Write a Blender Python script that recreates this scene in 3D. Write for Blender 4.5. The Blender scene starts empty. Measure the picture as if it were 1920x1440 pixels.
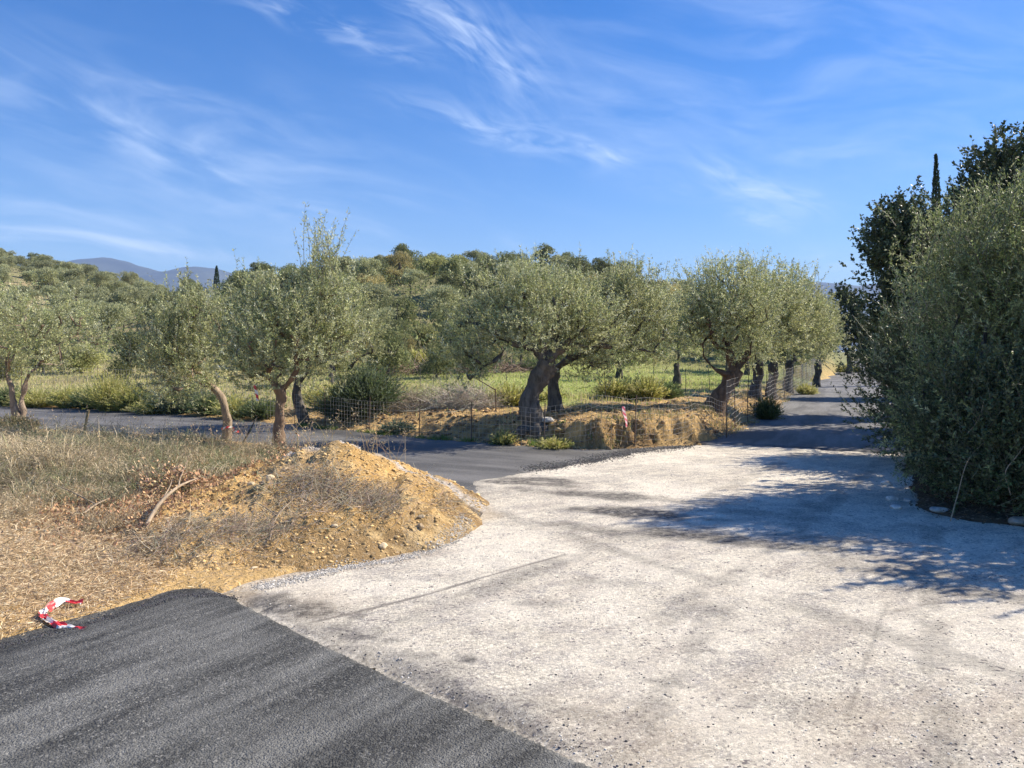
import bpy, math
import numpy as np
from mathutils import Vector

# ------------------------------------------------------------------ camera, world, sun, exposure
S = bpy.context.scene
COL = S.collection
F = 1443.0                      # focal length in photograph pixels (1920 wide)
CAMZ = 2.0                      # eye height, horizon on photograph row 660
cd = bpy.data.cameras.new('camera')
cam = bpy.data.objects.new('camera', cd); COL.objects.link(cam)
cam.location = (0, 0, CAMZ); cam.rotation_euler = (math.radians(90), 0, 0)
cd.sensor_width = 36; cd.lens = 36*F/1920
cd.shift_y = -60/1920
cd.clip_start = 0.05; cd.clip_end = 30000
S.camera = cam

SUN_EL = math.radians(40); SUN_AZ = math.radians(71)      # azimuth clockwise from +Y
sun_dir = Vector((math.sin(SUN_AZ)*math.cos(SUN_EL), math.cos(SUN_AZ)*math.cos(SUN_EL), math.sin(SUN_EL)))
sl = bpy.data.lights.new('sun', 'SUN'); sl.energy = 5.0; sl.angle = math.radians(0.5); sl.color = (1, .90, .75)
so = bpy.data.objects.new('sun', sl); COL.objects.link(so)
so.rotation_euler = sun_dir.to_track_quat('Z', 'Y').to_euler()

S.view_settings.view_transform = 'Standard'; S.view_settings.look = 'None'
S.view_settings.gamma = 1; S.view_settings.exposure = 0.95
S.render.engine = 'CYCLES'
S.cycles.max_bounces = 4; S.cycles.diffuse_bounces = 3; S.cycles.glossy_bounces = 2; S.cycles.transmission_bounces = 3; S.cycles.transparent_max_bounces = 8
S.cycles.volume_bounces = 0

def nd(nt, t, loc=None, **kw):
    n = nt.nodes.new(t)
    for k, v in kw.items():
        if k.startswith('i_'):
            key = k[2:]
            n.inputs[int(key) if key.isdigit() else key].default_value = v
        else: setattr(n, k, v)
    return n

class N:
    """small node-graph helper"""
    def __init__(s, nt): s.nt = nt
    def link(s, a, b): s.nt.links.new(a, b)
    def val(s, x, sock):
        if hasattr(x, 'is_output'): s.nt.links.new(x, sock)
        else: sock.default_value = x
    def m(s, op, a, b=0.0, c=None, clamp=False):
        n = s.nt.nodes.new('ShaderNodeMath'); n.operation = op; n.use_clamp = clamp
        s.val(a, n.inputs[0]); s.val(b, n.inputs[1])
        if c is not None: s.val(c, n.inputs[2])
        return n.outputs[0]
    def rng(s, x, a, b, c=0.0, d=1.0, smooth=False):
        n = s.nt.nodes.new('ShaderNodeMapRange'); n.clamp = True
        if smooth: n.interpolation_type = 'SMOOTHSTEP'
        s.val(x, n.inputs[0])
        for i, v in enumerate((a, b, c, d)): n.inputs[i+1].default_value = v
        return n.outputs[0]
    def mix(s, f, a, b, mode='MIX'):
        n = s.nt.nodes.new('ShaderNodeMix'); n.data_type = 'RGBA'; n.blend_type = mode
        s.val(f, n.inputs[0])
        for x, i in ((a, 6), (b, 7)):
            if isinstance(x, tuple): x = (*x[:3], 1)
            s.val(x, n.inputs[i])
        return n.outputs[2]
    def noise(s, vec, scale, detail=4, rough=.55, dist=0.0):
        n = s.nt.nodes.new('ShaderNodeTexNoise'); n.inputs['Scale'].default_value = scale
        n.inputs['Detail'].default_value = detail; n.inputs['Roughness'].default_value = rough
        n.inputs['Distortion'].default_value = dist
        if vec is not None: s.link(vec, n.inputs['Vector'])
        return n.outputs['Fac']
    def vor(s, vec, scale, out='Color', feature='F1', rnd=1.0):
        n = s.nt.nodes.new('ShaderNodeTexVoronoi'); n.feature = feature; n.inputs['Scale'].default_value = scale
        n.inputs['Randomness'].default_value = rnd
        if vec is not None: s.link(vec, n.inputs['Vector'])
        return n.outputs[out]
    def comb(s, x, y, z):
        n = s.nt.nodes.new('ShaderNodeCombineXYZ'); s.val(x, n.inputs[0]); s.val(y, n.inputs[1]); s.val(z, n.inputs[2]); return n.outputs[0]
    def sep(s, v):
        n = s.nt.nodes.new('ShaderNodeSeparateXYZ'); s.link(v, n.inputs[0]); return n.outputs
    def mapping(s, v, scale=(1, 1, 1), rot=(0, 0, 0)):
        if rot != (0, 0, 0):
            r = s.nt.nodes.new('ShaderNodeMapping'); r.inputs['Rotation'].default_value = rot; s.link(v, r.inputs['Vector'])
            return s.mapping(r.outputs[0], scale)
        n = s.nt.nodes.new('ShaderNodeMapping'); n.inputs['Scale'].default_value = scale; n.inputs['Rotation'].default_value = rot
        s.link(v, n.inputs['Vector']); return n.outputs[0]

def ang(px, py):
    return math.atan((px-960)/F), math.atan((660-py)/math.hypot(F, px-960))

W = bpy.data.worlds.new('World'); S.world = W; W.use_nodes = True
wn = W.node_tree; wn.nodes.clear(); g = N(wn)
sky = wn.nodes.new('ShaderNodeTexSky'); sky.sky_type = 'NISHITA'; sky.sun_disc = False
sky.sun_elevation = SUN_EL; sky.sun_rotation = SUN_AZ
sky.air_density = 1.0; sky.dust_density = 0.25; sky.ozone_density = 3.2; sky.altitude = 200
tc = wn.nodes.new('ShaderNodeTexCoord')
X, Y, Z = g.sep(tc.outputs['Generated'])
az = g.m('ARCTAN2', X, Y); el = g.m('ARCSINE', Z)
dirv = g.comb(az, el, 0.0)
warp = wn.nodes.new('ShaderNodeTexNoise'); warp.inputs['Scale'].default_value = 3.0; warp.inputs['Detail'].default_value = 3
g.link(dirv, warp.inputs['Vector'])
wv = g.sep(warp.outputs['Color'])
az2 = g.m('ADD', az, g.m('MULTIPLY', g.m('SUBTRACT', wv[0], .5), .10))
el2 = g.m('ADD', el, g.m('MULTIPLY', g.m('SUBTRACT', wv[1], .5), .07))
def wisp(p0, p1, width, strength, fib=1.0, scale=7.0, hard=0.0):
    """a cirrus streak between two sky directions: length x gaussian width, broken into fibres by stretched noise"""
    a0, e0 = ang(*p0); a1, e1 = ang(*p1)
    cx, cy = (a0+a1)/2, (e0+e1)/2; L = math.hypot(a1-a0, e1-e0)/2; t = math.atan2(e1-e0, a1-a0)
    dx = g.m('SUBTRACT', az2, cx); dy = g.m('SUBTRACT', el2, cy)
    u = g.m('ADD', g.m('MULTIPLY', dx, math.cos(t)), g.m('MULTIPLY', dy, math.sin(t)))
    v = g.m('ADD', g.m('MULTIPLY', dx, -math.sin(t)), g.m('MULTIPLY', dy, math.cos(t)))
    w = width/F
    q = g.m('ADD', g.m('POWER', g.m('ABSOLUTE', g.m('DIVIDE', u, L)), 3.0), g.m('POWER', g.m('ABSOLUTE', g.m('DIVIDE', v, w)), 2.0))
    k = g.m('EXPONENT', g.m('MULTIPLY', q, -1.0))
    if fib > 0:
        nz = g.noise(g.comb(g.m('MULTIPLY', u, scale), g.m('MULTIPLY', v, scale*4.2), cx*7), 1.5, 5, .56, .8)
        k = g.m('MULTIPLY', k, g.rng(nz, .5-.22*fib, .5+.30, 0, 1, True))
    return g.m('MULTIPLY', k, strength)
wl = [
 wisp((-500, -60), (960, 460), 110, .42, .35, 3),
 wisp((-300, 120), (700, 360), 80, .30, .5, 3),
 wisp((-500, 370), (640, 482), 24, .80, .15, 3),
 wisp((-400, 330), (560, 440), 46, .34, .4, 4),
 wisp((380, -20), (740, 85), 20, .62, .6, 8),
 wisp((740, -10), (1000, 160), 42, .62, .8, 9),
 wisp((640, 90), (820, 130), 18, .30, .8, 10),
 wisp((860, 20), (1040, 230), 80, .28, .8, 7),
 wisp((760, 200), (1180, 300), 26, .55, .8, 9),
 wisp((1000, 200), (1500, 260), 60, .22, .7, 5),
 wisp((1090, 275), (1180, 300), 14, .55, .5, 12),
 wisp((1180, 260), (1900, 300), 30, .22, .7, 5),
 wisp((1300, 300), (1570, 395), 22, .62, .7, 9),
 wisp((1370, 390), (1500, 410), 18, .5, .8, 12),
 wisp((1200, 340), (1500, 360), 16, .3, .7, 8),
 wisp((1300, 470), (1400, 475), 14, .35, .8, 12),
 wisp((1480, 480), (1640, 500), 24, .35, .8, 9),
 wisp((1000, 60), (2300, 160), 170, .28, .6, 3),
]
tot = wl[0]
for k in wl[1:]: tot = g.m('ADD', tot, k)
tot = g.m('ADD', g.m('MULTIPLY', tot, .80), g.m('MULTIPLY', g.m('EXPONENT', g.m('MULTIPLY', g.m('ABSOLUTE', el), -9.0)), .22))
tot = g.m('MINIMUM', tot, .85)
# thin even veil that thickens toward the horizon
hs = wn.nodes.new('ShaderNodeHueSaturation'); hs.inputs['Saturation'].default_value = 1.42; hs.inputs['Value'].default_value = 1.0; hs.inputs['Hue'].default_value = .512
g.link(sky.outputs[0], hs.inputs['Color'])
skyc = g.mix(tot, hs.outputs[0], (6.5, 7.4, 8.7))
bg = wn.nodes.new('ShaderNodeBackground'); bg.inputs['Strength'].default_value = .088
g.link(skyc, bg.inputs['Color'])
wo = wn.nodes.new('ShaderNodeOutputWorld'); g.link(bg.outputs[0], wo.inputs['Surface'])

# ------------------------------------------------------------------ numpy helpers
def hash2(ix, iy, s):
    h = (ix.astype(np.int64)*374761393 + iy.astype(np.int64)*668265263 + s*1442695041) & 0xffffffff
    h = ((h ^ (h >> 13))*1274126177) & 0xffffffff
    return ((h ^ (h >> 16)) & 0xffffff)/float(0xffffff)
def vnoise(x, y, s=0):
    ix = np.floor(x); iy = np.floor(y); fx = x-ix; fy = y-iy
    fx = fx*fx*(3-2*fx); fy = fy*fy*(3-2*fy)
    a = hash2(ix, iy, s); b = hash2(ix+1, iy, s); c = hash2(ix, iy+1, s); d = hash2(ix+1, iy+1, s)
    return (a+(b-a)*fx)*(1-fy)+(c+(d-c)*fx)*fy
def fbm(x, y, sc, oct=4, s=0, gain=.5):
    r = 0; a = 1; t = 0
    for i in range(oct):
        r = r+a*(vnoise(x*sc+i*17.3, y*sc+i*9.1, s+i)-.5); t += a; a *= gain; sc *= 2.03
    return r/t*2
def ss(a, b, x):
    t = np.clip((x-a)/(b-a), 0, 1); return t*t*(3-2*t)
def sdf(poly, x, y):
    """signed distance, positive inside"""
    P = np.array(poly, float); x = np.asarray(x, float); y = np.asarray(y, float)
    best = np.full(x.shape, 1e18); ins = np.zeros(x.shape, bool)
    for i in range(len(P)):
        ax, ay = P[i]; bx, by = P[(i+1) % len(P)]
        dx, dy = bx-ax, by-ay; t = np.clip(((x-ax)*dx+(y-ay)*dy)/(dx*dx+dy*dy+1e-12), 0, 1)
        d = (x-ax-t*dx)**2+(y-ay-t*dy)**2; best = np.minimum(best, d)
        c = (ay > y) != (by > y)
        with np.errstate(divide='ignore', invalid='ignore'):
            xi = ax+(y-ay)/(by-ay if by != ay else 1e-12)*dx
        ins ^= c & (x < xi)
    return np.where(ins, 1, -1)*np.sqrt(best)
def linedist(pl, x, y):
    P = np.array(pl, float); best = np.full(np.shape(x), 1e18)
    for i in range(len(P)-1):
        ax, ay = P[i]; bx, by = P[i+1]; dx, dy = bx-ax, by-ay
        t = np.clip(((x-ax)*dx+(y-ay)*dy)/(dx*dx+dy*dy+1e-12), 0, 1)
        best = np.minimum(best, (x-ax-t*dx)**2+(y-ay-t*dy)**2)
    return np.sqrt(best)
def G(px, py, z=0.0):
    D = (CAMZ-z)*F/(py-660); return ((px-960)/F*D, D)
def PX(px, D): return (px-960)/F*D

ISLAND = [(-300, -200), (-40, -28), (-8, .9), G(0, 1218), G(120, 1186), G(250, 1150), G(300, 1133), G(335, 1121), G(440, 1122), G(478, 1098), G(560, 1080), G(640, 1060),
          G(740, 1045), G(832, 1015), G(868, 985), G(915, 965), (-.36, 9.9), (-.75, 10.7), (-1.35, 11.9), (-2.35, 13.6), (-3.6, 15.2),
          (-5.2, 16.6), (-7.5, 18.0), (-10.5, 19.3), (-14, 20.6), (-20, 21.8), (-60, 25), (-300, 45)]
FIELD = [(-500, 75), (-60, 33.5), (-22, 28.5), (-15.5, 27), (-11, 24.2), (-8, 22.2), (-5.7, 20.5), (-3.35, 18.7), (-1.16, 17.0), (.6, 16.0), (1.6, 15.6),
         (2.6, 15.75), (3.4, 16.15), (4.5, 16.95), (6.57, 20.6), (9.7, 27.5), (14.4, 38.5), (25.8, 64), (40.6, 97), (62, 146), (99, 228), (900, 600), (900, 9000), (-9000, 9000), (-9000, 400)]
RIGHT = [(900, -90), (60, -16), (14, 4.9), (8, 7.4), G(1920, 995), G(1830, 988), G(1745, 975), G(1690, 955), G(1672, 920), G(1665, 870), (7.5, 14.2), (8.1, 15.2),
         (11.3, 22.4), (17.9, 37), (29.5, 62.5), (44, 95.5), (65, 143), (103, 226), (900, 520)]
SLAB = [(-60, -60), (-60, -20), (-9, 3), (-4, 7), G(340, 1080), G(440, 1122), G(530, 1168), G(620, 1213), G(780, 1288), G(940, 1358), (.41, 3.7), (1.6, 2.55), (2.6, 1.6), (6, -3), (40, -60)]
GRAVEL = [(-3.3, 6.3), G(440, 1125), G(530, 1169), G(620, 1215), G(780, 1290), G(940, 1360), (.41, 3.68), (2.6, 1.5), (6, -3.2), (40, -60), (70, -60), (70, 12), (9.5, 13.6), (8.2, 15.0),
          G(1560, 843), G(1440, 836), G(1345, 832), G(1290, 835), G(1180, 848), G(1110, 862), G(1000, 880), G(930, 893), G(850, 903), (-.9, 11.5), (-1.5, 9.5), (-3, 8)]

rx1 = [-60, -44, -36.7, -20.7, -10, -4.8, 7.2, 19, 24, 31, 43, 55, 80]
rz1 = [1.5, 5.5, 9.4, 11.9, 13.2, 12.0, 11.6, 9.9, 8.3, 5.4, 2.2, 1, .5]
rx2 = [-600, -400, -200, -126, -93, -74, -54, -30, 0, 60]
rz2 = [39, 35, 28.5, 22.5, 15.8, 8.5, 5.0, 3, 2, 0]
MX, MY = -2.05, 9.75
def zmound(x, y):
    dx = x-MX; dy = y-MY
    wx = fbm(x, y, 1.1, 3, 5)*.25; wy = fbm(x, y, 1.1, 3, 9)*.25
    dx = dx+wx; dy = dy+wy
    rr = np.hypot(dx/np.where(dx > 0, 1.8, 2.7), dy/np.where(dy < 0, 2.75, 2.1))
    h = .93*np.clip(1-rr, -.4, 1)
    h = np.where(rr < .12, .93*(1-.06)-.93*rr*rr/.24, h)         # rounded tip
    h = h + .10*np.exp(-((x+1.35)**2+(y-8.3)**2)/.35) + .09*np.exp(-((x+2.8)**2+(y-9.9)**2)/.22) - .06*np.exp(-((x+2.35)**2+(y-10.0)**2)/.03)
    r2 = np.hypot((x+3.05+wx)/1.35, (y-8.35+wy)/1.55); h = np.maximum(h, .40*np.clip(1-r2*r2, -.3, 1))
    h = h-.05*ss(.05, .25, fbm(x*1.6-y*.3, y*.45, 1.6, 3, 23))*ss(.1, .4, h)
    n = fbm(x, y, 2.4, 5, 21, .55)*.085*ss(-.1, .3, h) + fbm(x, y, 9, 4, 31, .6)*.036*ss(-.1, .25, h)
    hole = -.14*np.exp(-(((x+1.9)/.07)**2+((y-8.25)/.09)**2))
    return h+n+hole
def zground(x, y, detail=True):
    x = np.asarray(x, float); y = np.asarray(y, float)
    w = fbm(x, y, 1.3, 3, 3)*.10
    di = sdf(ISLAND, x, y)+w; df = sdf(FIELD, x, y)+w*1.4; dr = sdf(RIGHT, x, y)+w*1.6
    z = np.full(x.shape, -.07)
    n1 = fbm(x, y, .9, 5, 41)*.07; n2 = fbm(x, y, 6, 3, 51)*.018
    zi = -.05+.085*ss(0, .18, di)+.06*ss(.1, 1.2, di)+.17*ss(.8, 3.6, di)+(n1+n2)*ss(0, .8, di)
    # soil bank cut along the field edge
    bx = np.interp(x, [-9, -5, -2, .5, 1.6, 4.0, 6, 9, 14], [.14, .26, .40, .44, .56, .58, .48, .40, .3])
    rough = fbm(x, y, 2.6, 5, 61, .6)
    cut = np.interp(x, [-6, 0, 1.4, 4.2, 6], [2.2, 1.6, .42, .5, 1.4])
    shelf = np.interp(x, [-6, 5], [.15, .1])
    rough2 = fbm(x, y, 8, 4, 65, .6)
    dd = df-shelf+rough*.24+rough2*.10
    zf = -.05+.05*ss(0, .1, df)+bx*ss(0, 1, dd/cut)*(1+.16*rough)+(.07*fbm(x, y, 4.5, 4, 66, .6))*ss(.05, .3, df)*ss(4.5, 2.5, df)*ss(-12, -5, x)
    hill1 = np.interp(x, rx1, rz1)*ss(48, 118, y)*(1-.35*ss(125, 260, y))
    hill2 = np.interp(x*190/np.maximum(y, 60), rx2, rz2)*ss(42, 200, y)*(1-.5*ss(230, 500, y))*(1-ss(0, 60, x))
    hh = np.maximum(hill1, hill2)+np.minimum(hill1, hill2)*.12
    far = 1-ss(400, 1200, np.hypot(x, y))
    zf = zf + (.018*np.clip(df-1, 0, 40)+fbm(x, y, .25, 4, 71)*.12*ss(2, 9, df)+fbm(x, y, 3, 3, 77)*.03*ss(.3, 2, df))*far
    zf = zf + (hh+fbm(x, y, .05, 4, 81)*1.4*ss(55, 110, y))*far
    zr = -.05+.10*ss(0, .5, dr)+.28*ss(.3, 3, dr)+fbm(x, y, 1.4, 4, 91)*.06*ss(0, .6, dr)+n2*ss(0, .3, dr)
    z = np.where(di > 0, zi, z); z = np.where(df > 0, zf, z); z = np.where(dr > 0, zr, z)
    return z
def zat(x, y): return float(zground(np.array([x]), np.array([y]))[0])

# ------------------------------------------------------------------ mesh building
class MB:
    def __init__(s): s.v = []; s.q = []; s.t = []; s.c = []; s.n = 0; s.qm = []; s.tm = []
    def add(s, V, Q=None, T=None, C=(1, 1, 1)):
        V = np.asarray(V, np.float32).reshape(-1, 3); s.v.append(V)
        if Q is not None and len(Q): s.q.append(np.asarray(Q, np.int64).reshape(-1, 4)+s.n)
        if T is not None and len(T): s.t.append(np.asarray(T, np.int64).reshape(-1, 3)+s.n)
        C = np.asarray(C, np.float32)
        s.c.append(np.broadcast_to(C, (len(V), 3)) if C.ndim == 1 else C); s.n += len(V)
    def build(s, name, mat, parent=None, smooth=True, loc=(0, 0, 0)):
        V = np.concatenate(s.v) if s.v else np.zeros((0, 3), np.float32)
        Cc = np.concatenate(s.c)
        V = V-np.asarray(loc, np.float32)
        Q = np.concatenate(s.q) if s.q else np.zeros((0, 4), np.int64); T = np.concatenate(s.t) if s.t else np.zeros((0, 3), np.int64)
        me = bpy.data.meshes.new(name); me.vertices.add(len(V)); me.vertices.foreach_set('co', V.ravel())
        me.loops.add(len(Q)*4+len(T)*3); me.polygons.add(len(Q)+len(T))
        me.loops.foreach_set('vertex_index', np.concatenate([Q.ravel(), T.ravel()]).astype(np.int32))
        st = np.concatenate([np.arange(len(Q))*4, len(Q)*4+np.arange(len(T))*3]).astype(np.int32)
        me.polygons.foreach_set('loop_start', st)
        me.polygons.foreach_set('use_smooth', np.full(len(st), smooth))
        a = me.color_attributes.new('Col', 'FLOAT_COLOR', 'POINT')
        a.data.foreach_set('color', np.concatenate([Cc, np.ones((len(V), 1), np.float32)], 1).ravel())
        me.update(calc_edges=True); me.validate()
        if mat: me.materials.append(mat)
        o = bpy.data.objects.new(name, me); COL.objects.link(o)
        if parent: o.parent = parent
        else: o.location = loc
        return o
def nrm(v): return v/np.maximum(np.linalg.norm(v, axis=-1, keepdims=True), 1e-9)
def perp(d, rng):
    r = rng.normal(size=d.shape); return nrm(np.cross(d, r))
def tubes(mb, P, R, sides=4, C=(1, 1, 1), seed=0, cap=False):
    """P [N,K,3] polylines, R [N,K] radii -> N tubes"""
    P = np.asarray(P, float); R = np.asarray(R, float); n, k, _ = P.shape
    rng = np.random.default_rng(seed)
    D = nrm(np.gradient(P, axis=1)); ref = nrm(rng.normal(size=(n, 1, 3))*.3+np.array([.9, .4, .2]))
    bad = np.abs((D*ref).sum(-1, keepdims=True)) > .95
    ref = np.where(bad, np.array([-.3, .9, .1]), ref)
    U = nrm(np.cross(D, ref)); Vv = np.cross(D, U)
    a = np.arange(sides)/sides*2*np.pi
    ring = P[:, :, None]+R[:, :, None, None]*(np.cos(a)[:, None]*U[:, :, None]+np.sin(a)[:, None]*Vv[:, :, None])
    idx = np.arange(n*k*sides).reshape(n, k, sides); nx = np.roll(idx, -1, 2)
    Q = np.stack([idx[:, :-1], nx[:, :-1], nx[:, 1:], idx[:, 1:]], -1).reshape(-1, 4)
    if isinstance(C, np.ndarray) and C.ndim == 2: C = np.repeat(C, k*sides, 0)
    base = mb.n
    mb.add(ring.reshape(-1, 3), Q, C=C)
    if cap:
        for i in range(n):
            for kk in (0, k-1):
                c = P[i, kk]; rg = ring[i, kk]
                T = [(0, j+1, (j+1) % sides+1) for j in range(sides)]
                mb.add(np.vstack([c[None], rg]), T=T, C=C if not (isinstance(C, np.ndarray) and C.ndim == 2) else C[i*k*sides])
def leaves(mb, P, D, L, Wd, C, rng):
    s = perp(D, rng); L = np.asarray(L).reshape(-1, 1); Wd = np.asarray(Wd).reshape(-1, 1)
    m = P+D*L*.45
    V = np.stack([P, m+s*Wd/2, P+D*L, m-s*Wd/2], 1)
    mb.add(V.reshape(-1, 3), np.arange(len(P)*4).reshape(-1, 4), C=np.repeat(C, 4, 0))
def blades(mb, P, H, Wd, D, bend, C, rng):
    """grass blades: 3-point bent strips; D = lean vector added over the height"""
    s = rng.normal(size=P.shape); s[:, 2] = 0; s = nrm(s)
    H = H.reshape(-1, 1); Wd = Wd.reshape(-1, 1); up = np.array([0, 0, 1.])
    m = P+up*H*.55+D*H*.35*bend; t = P+up*H*(1-.35*bend)+D*H*(.35+.9*bend)
    V = np.stack([P-s*Wd/2, P+s*Wd/2, m+s*Wd*.38, m-s*Wd*.38, t], 1)
    b = np.arange(len(P))[:, None]*5
    mb.add(V.reshape(-1, 3), b+np.array([0, 1, 2, 3]), b+np.array([3, 2, 4]), C=np.repeat(C, 5, 0))
def spline(pts, n):
    P = np.array(pts, float); t = np.linspace(0, len(P)-1, n); i = np.clip(t.astype(int), 0, len(P)-2); f = (t-i)[:, None]
    p0 = P[np.maximum(i-1, 0)]; p1 = P[i]; p2 = P[i+1]; p3 = P[np.minimum(i+2, len(P)-1)]
    return .5*((2*p1)+(-p0+p2)*f+(2*p0-5*p1+4*p2-p3)*f**2+(-p0+3*p1-3*p2+p3)*f**3)
def colvar(base, n, rng, v=.15, h=.06):
    c = np.array(base)*(1+rng.normal(0, v, (n, 1)))*(1+rng.normal(0, h, (n, 3))); return np.clip(c, .004, 1)

def tag(o, label=None, cat=None, group=None, kind=None):
    if label: o['label'] = label
    if cat: o['category'] = cat
    if group: o['group'] = group
    if kind: o['kind'] = kind
    return o
def thing(name, loc, label, cat, group=None, rz=0):
    o = bpy.data.objects.new(name, None); COL.objects.link(o); o.location = loc; o.rotation_euler = (0, 0, rz)
    o.empty_display_size = .2
    return tag(o, label, cat, group)
def copy_thing(o, loc, rz=0, sc=1.0, label=None):
    c = o.copy(); COL.objects.link(c); c.location = loc; c.rotation_euler = (0, 0, rz)
    c.scale = (sc, sc, sc) if not isinstance(sc, tuple) else sc
    if label: c['label'] = label
    for ch in o.children:
        d = ch.copy(); COL.objects.link(d); d.parent = c
    return c

# ------------------------------------------------------------------ materials
def newmat(name):
    m = bpy.data.materials.new(name); m.use_nodes = True; nt = m.node_tree; nt.nodes.clear()
    out = nt.nodes.new('ShaderNodeOutputMaterial'); p = nt.nodes.new('ShaderNodeBsdfPrincipled')
    nt.links.new(p.outputs[0], out.inputs[0]); return m, N(nt), p, out
def attr(g, name='Col'):
    n = g.nt.nodes.new('ShaderNodeAttribute'); n.attribute_name = name; return n.outputs['Color']
def objc(g): return g.nt.nodes.new('ShaderNodeTexCoord').outputs['Object']
def bump(g, p, h, strength=.5, dist=.02):
    b = g.nt.nodes.new('ShaderNodeBump'); b.inputs['Strength'].default_value = strength; b.inputs['Distance'].default_value = dist
    g.link(h, b.inputs['Height']); g.link(b.outputs[0], p.inputs['Normal'])
def leafmat(name, rough=.5, trans=.25, vary=.25, spec=.4):
    m, g, p, out = newmat(name)
    c = attr(g); oi = g.nt.nodes.new('ShaderNodeObjectInfo')
    k = g.rng(oi.outputs['Random'], 0, 1, 1-vary, 1+vary)
    mm = g.nt.nodes.new('ShaderNodeVectorMath'); mm.operation = 'SCALE'; g.link(c, mm.inputs[0]); g.link(k, mm.inputs['Scale'])
    g.link(mm.outputs[0], p.inputs['Base Color']); p.inputs['Roughness'].default_value = rough; p.inputs['Specular IOR Level'].default_value = spec
    tr = g.nt.nodes.new('ShaderNodeBsdfTranslucent'); g.link(mm.outputs[0], tr.inputs['Color'])
    ms = g.nt.nodes.new('ShaderNodeMixShader'); ms.inputs[0].default_value = trans
    g.link(p.outputs[0], ms.inputs[1]); g.link(tr.outputs[0], ms.inputs[2]); g.link(ms.outputs[0], out.inputs[0])
    return m
M_olive = leafmat('olive_leaf', .5, .33, .06, .45)
M_hill = leafmat('hill_leaf', .65, .38, .25, .2)
M_grass = leafmat('grass_blade', .6, .4, 0, .25)
M_straw = leafmat('straw', .7, .2, 0, .2)
M_oak = leafmat('oak_leaf', .48, .14, .08, .35)

def barkmat(name, c1, c2, sc=9):
    m, g, p, out = newmat(name); v = objc(g)
    n1 = g.noise(g.mapping(v, (1, 1, .35)), sc, 6, .65, .5); n2 = g.noise(v, sc*.25, 3)
    c = g.mix(g.rng(n1, .35, .65), c1, c2); c = g.mix(g.rng(n2, .4, .7), c, tuple(x*.55 for x in c2))
    c = g.mix(1.0, c, attr(g), 'MULTIPLY')
    g.link(c, p.inputs['Base Color']); p.inputs['Roughness'].default_value = .9
    bump(g, p, n1, .9, .04); return m
M_bark = barkmat('olive_bark', (.12, .10, .08), (.33, .29, .235))
M_darkbark = barkmat('dark_bark', (.045, .040, .035), (.175, .158, .138))
M_dead = barkmat('dead_wood', (.30, .22, .14), (.55, .43, .30), 14)
M_grey = leafmat('grey_twig', .8, .0, 0, .2)

# asphalt of the near slab: coarse aggregate, dusty roller streaks
def asphalt(name, dark, light, dust, srot, agg=1.0, dust_scale=1.0, bs=.6):
    m, g, p, out = newmat(name); v = objc(g)
    sv = g.mapping(v, (.28, 1.5, 1), (0, 0, srot))
    st = g.noise(sv, 1.25*dust_scale, 4, .6, .3); st2 = g.noise(g.mapping(v, (.35, 5, 1), (0, 0, srot)), 1.8, 3, .6); big = g.noise(v, .55, 4, .6)
    d = g.m('ADD', g.m('MULTIPLY', st, .62), g.m('ADD', g.m('MULTIPLY', st2, .2), g.m('MULTIPLY', big, .3)))
    d = g.rng(d, .46, .68, 0, 1, True)
    cell = g.sep(g.vor(v, 78)); cell2 = g.sep(g.vor(v, 170)); pit = g.noise(v, 70, 3, .6); coarse = g.noise(v, 22, 4, .7)
    c = g.mix(g.rng(cell[0], .35, 1), dark, light)
    c = g.mix(g.m('MULTIPLY', d, g.rng(cell2[1], 0, .8, .45, 1)), c, dust)
    c = g.mix(g.m('MULTIPLY', g.m('MULTIPLY', g.rng(cell[1], .84, .97), g.rng(big, .40, .60, .3, 1)), .42*agg), c, (.36, .35, .32))
    c = g.mix(g.rng(pit, .60, .72, 0, .75*agg), c, (.012, .012, .013))
    c = g.mix(g.rng(coarse, .56, .72, 0, .55*agg), c, tuple(x*.6 for x in dark))
    c = g.mix(1.0, c, attr(g), 'MULTIPLY')
    g.link(c, p.inputs['Base Color']); p.inputs['Roughness'].default_value = .72; p.inputs['Specular IOR Level'].default_value = .35
    h = g.m('ADD', g.m('MULTIPLY', g.vor(v, 95, 'Distance'), -.6), g.m('ADD', g.m('MULTIPLY', pit, -1), g.m('MULTIPLY', coarse, .8)))
    bump(g, p, h, bs, .012); return m
M_slab = asphalt('fresh_asphalt', (.0315, .0315, .0285), (.088, .088, .080), (.20, .199, .184), math.radians(-57), 1.3, 1.0, .9)
M_road = asphalt('asphalt_road_surface', (.065, .064, .063), (.115, .113, .110), (.18, .176, .17), math.radians(30), .5, .8, .4)
M_lane = asphalt('asphalt_lane_surface', (.085, .084, .083), (.135, .133, .13), (.22, .216, .21), math.radians(-66), .5, .8, .4)

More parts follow.
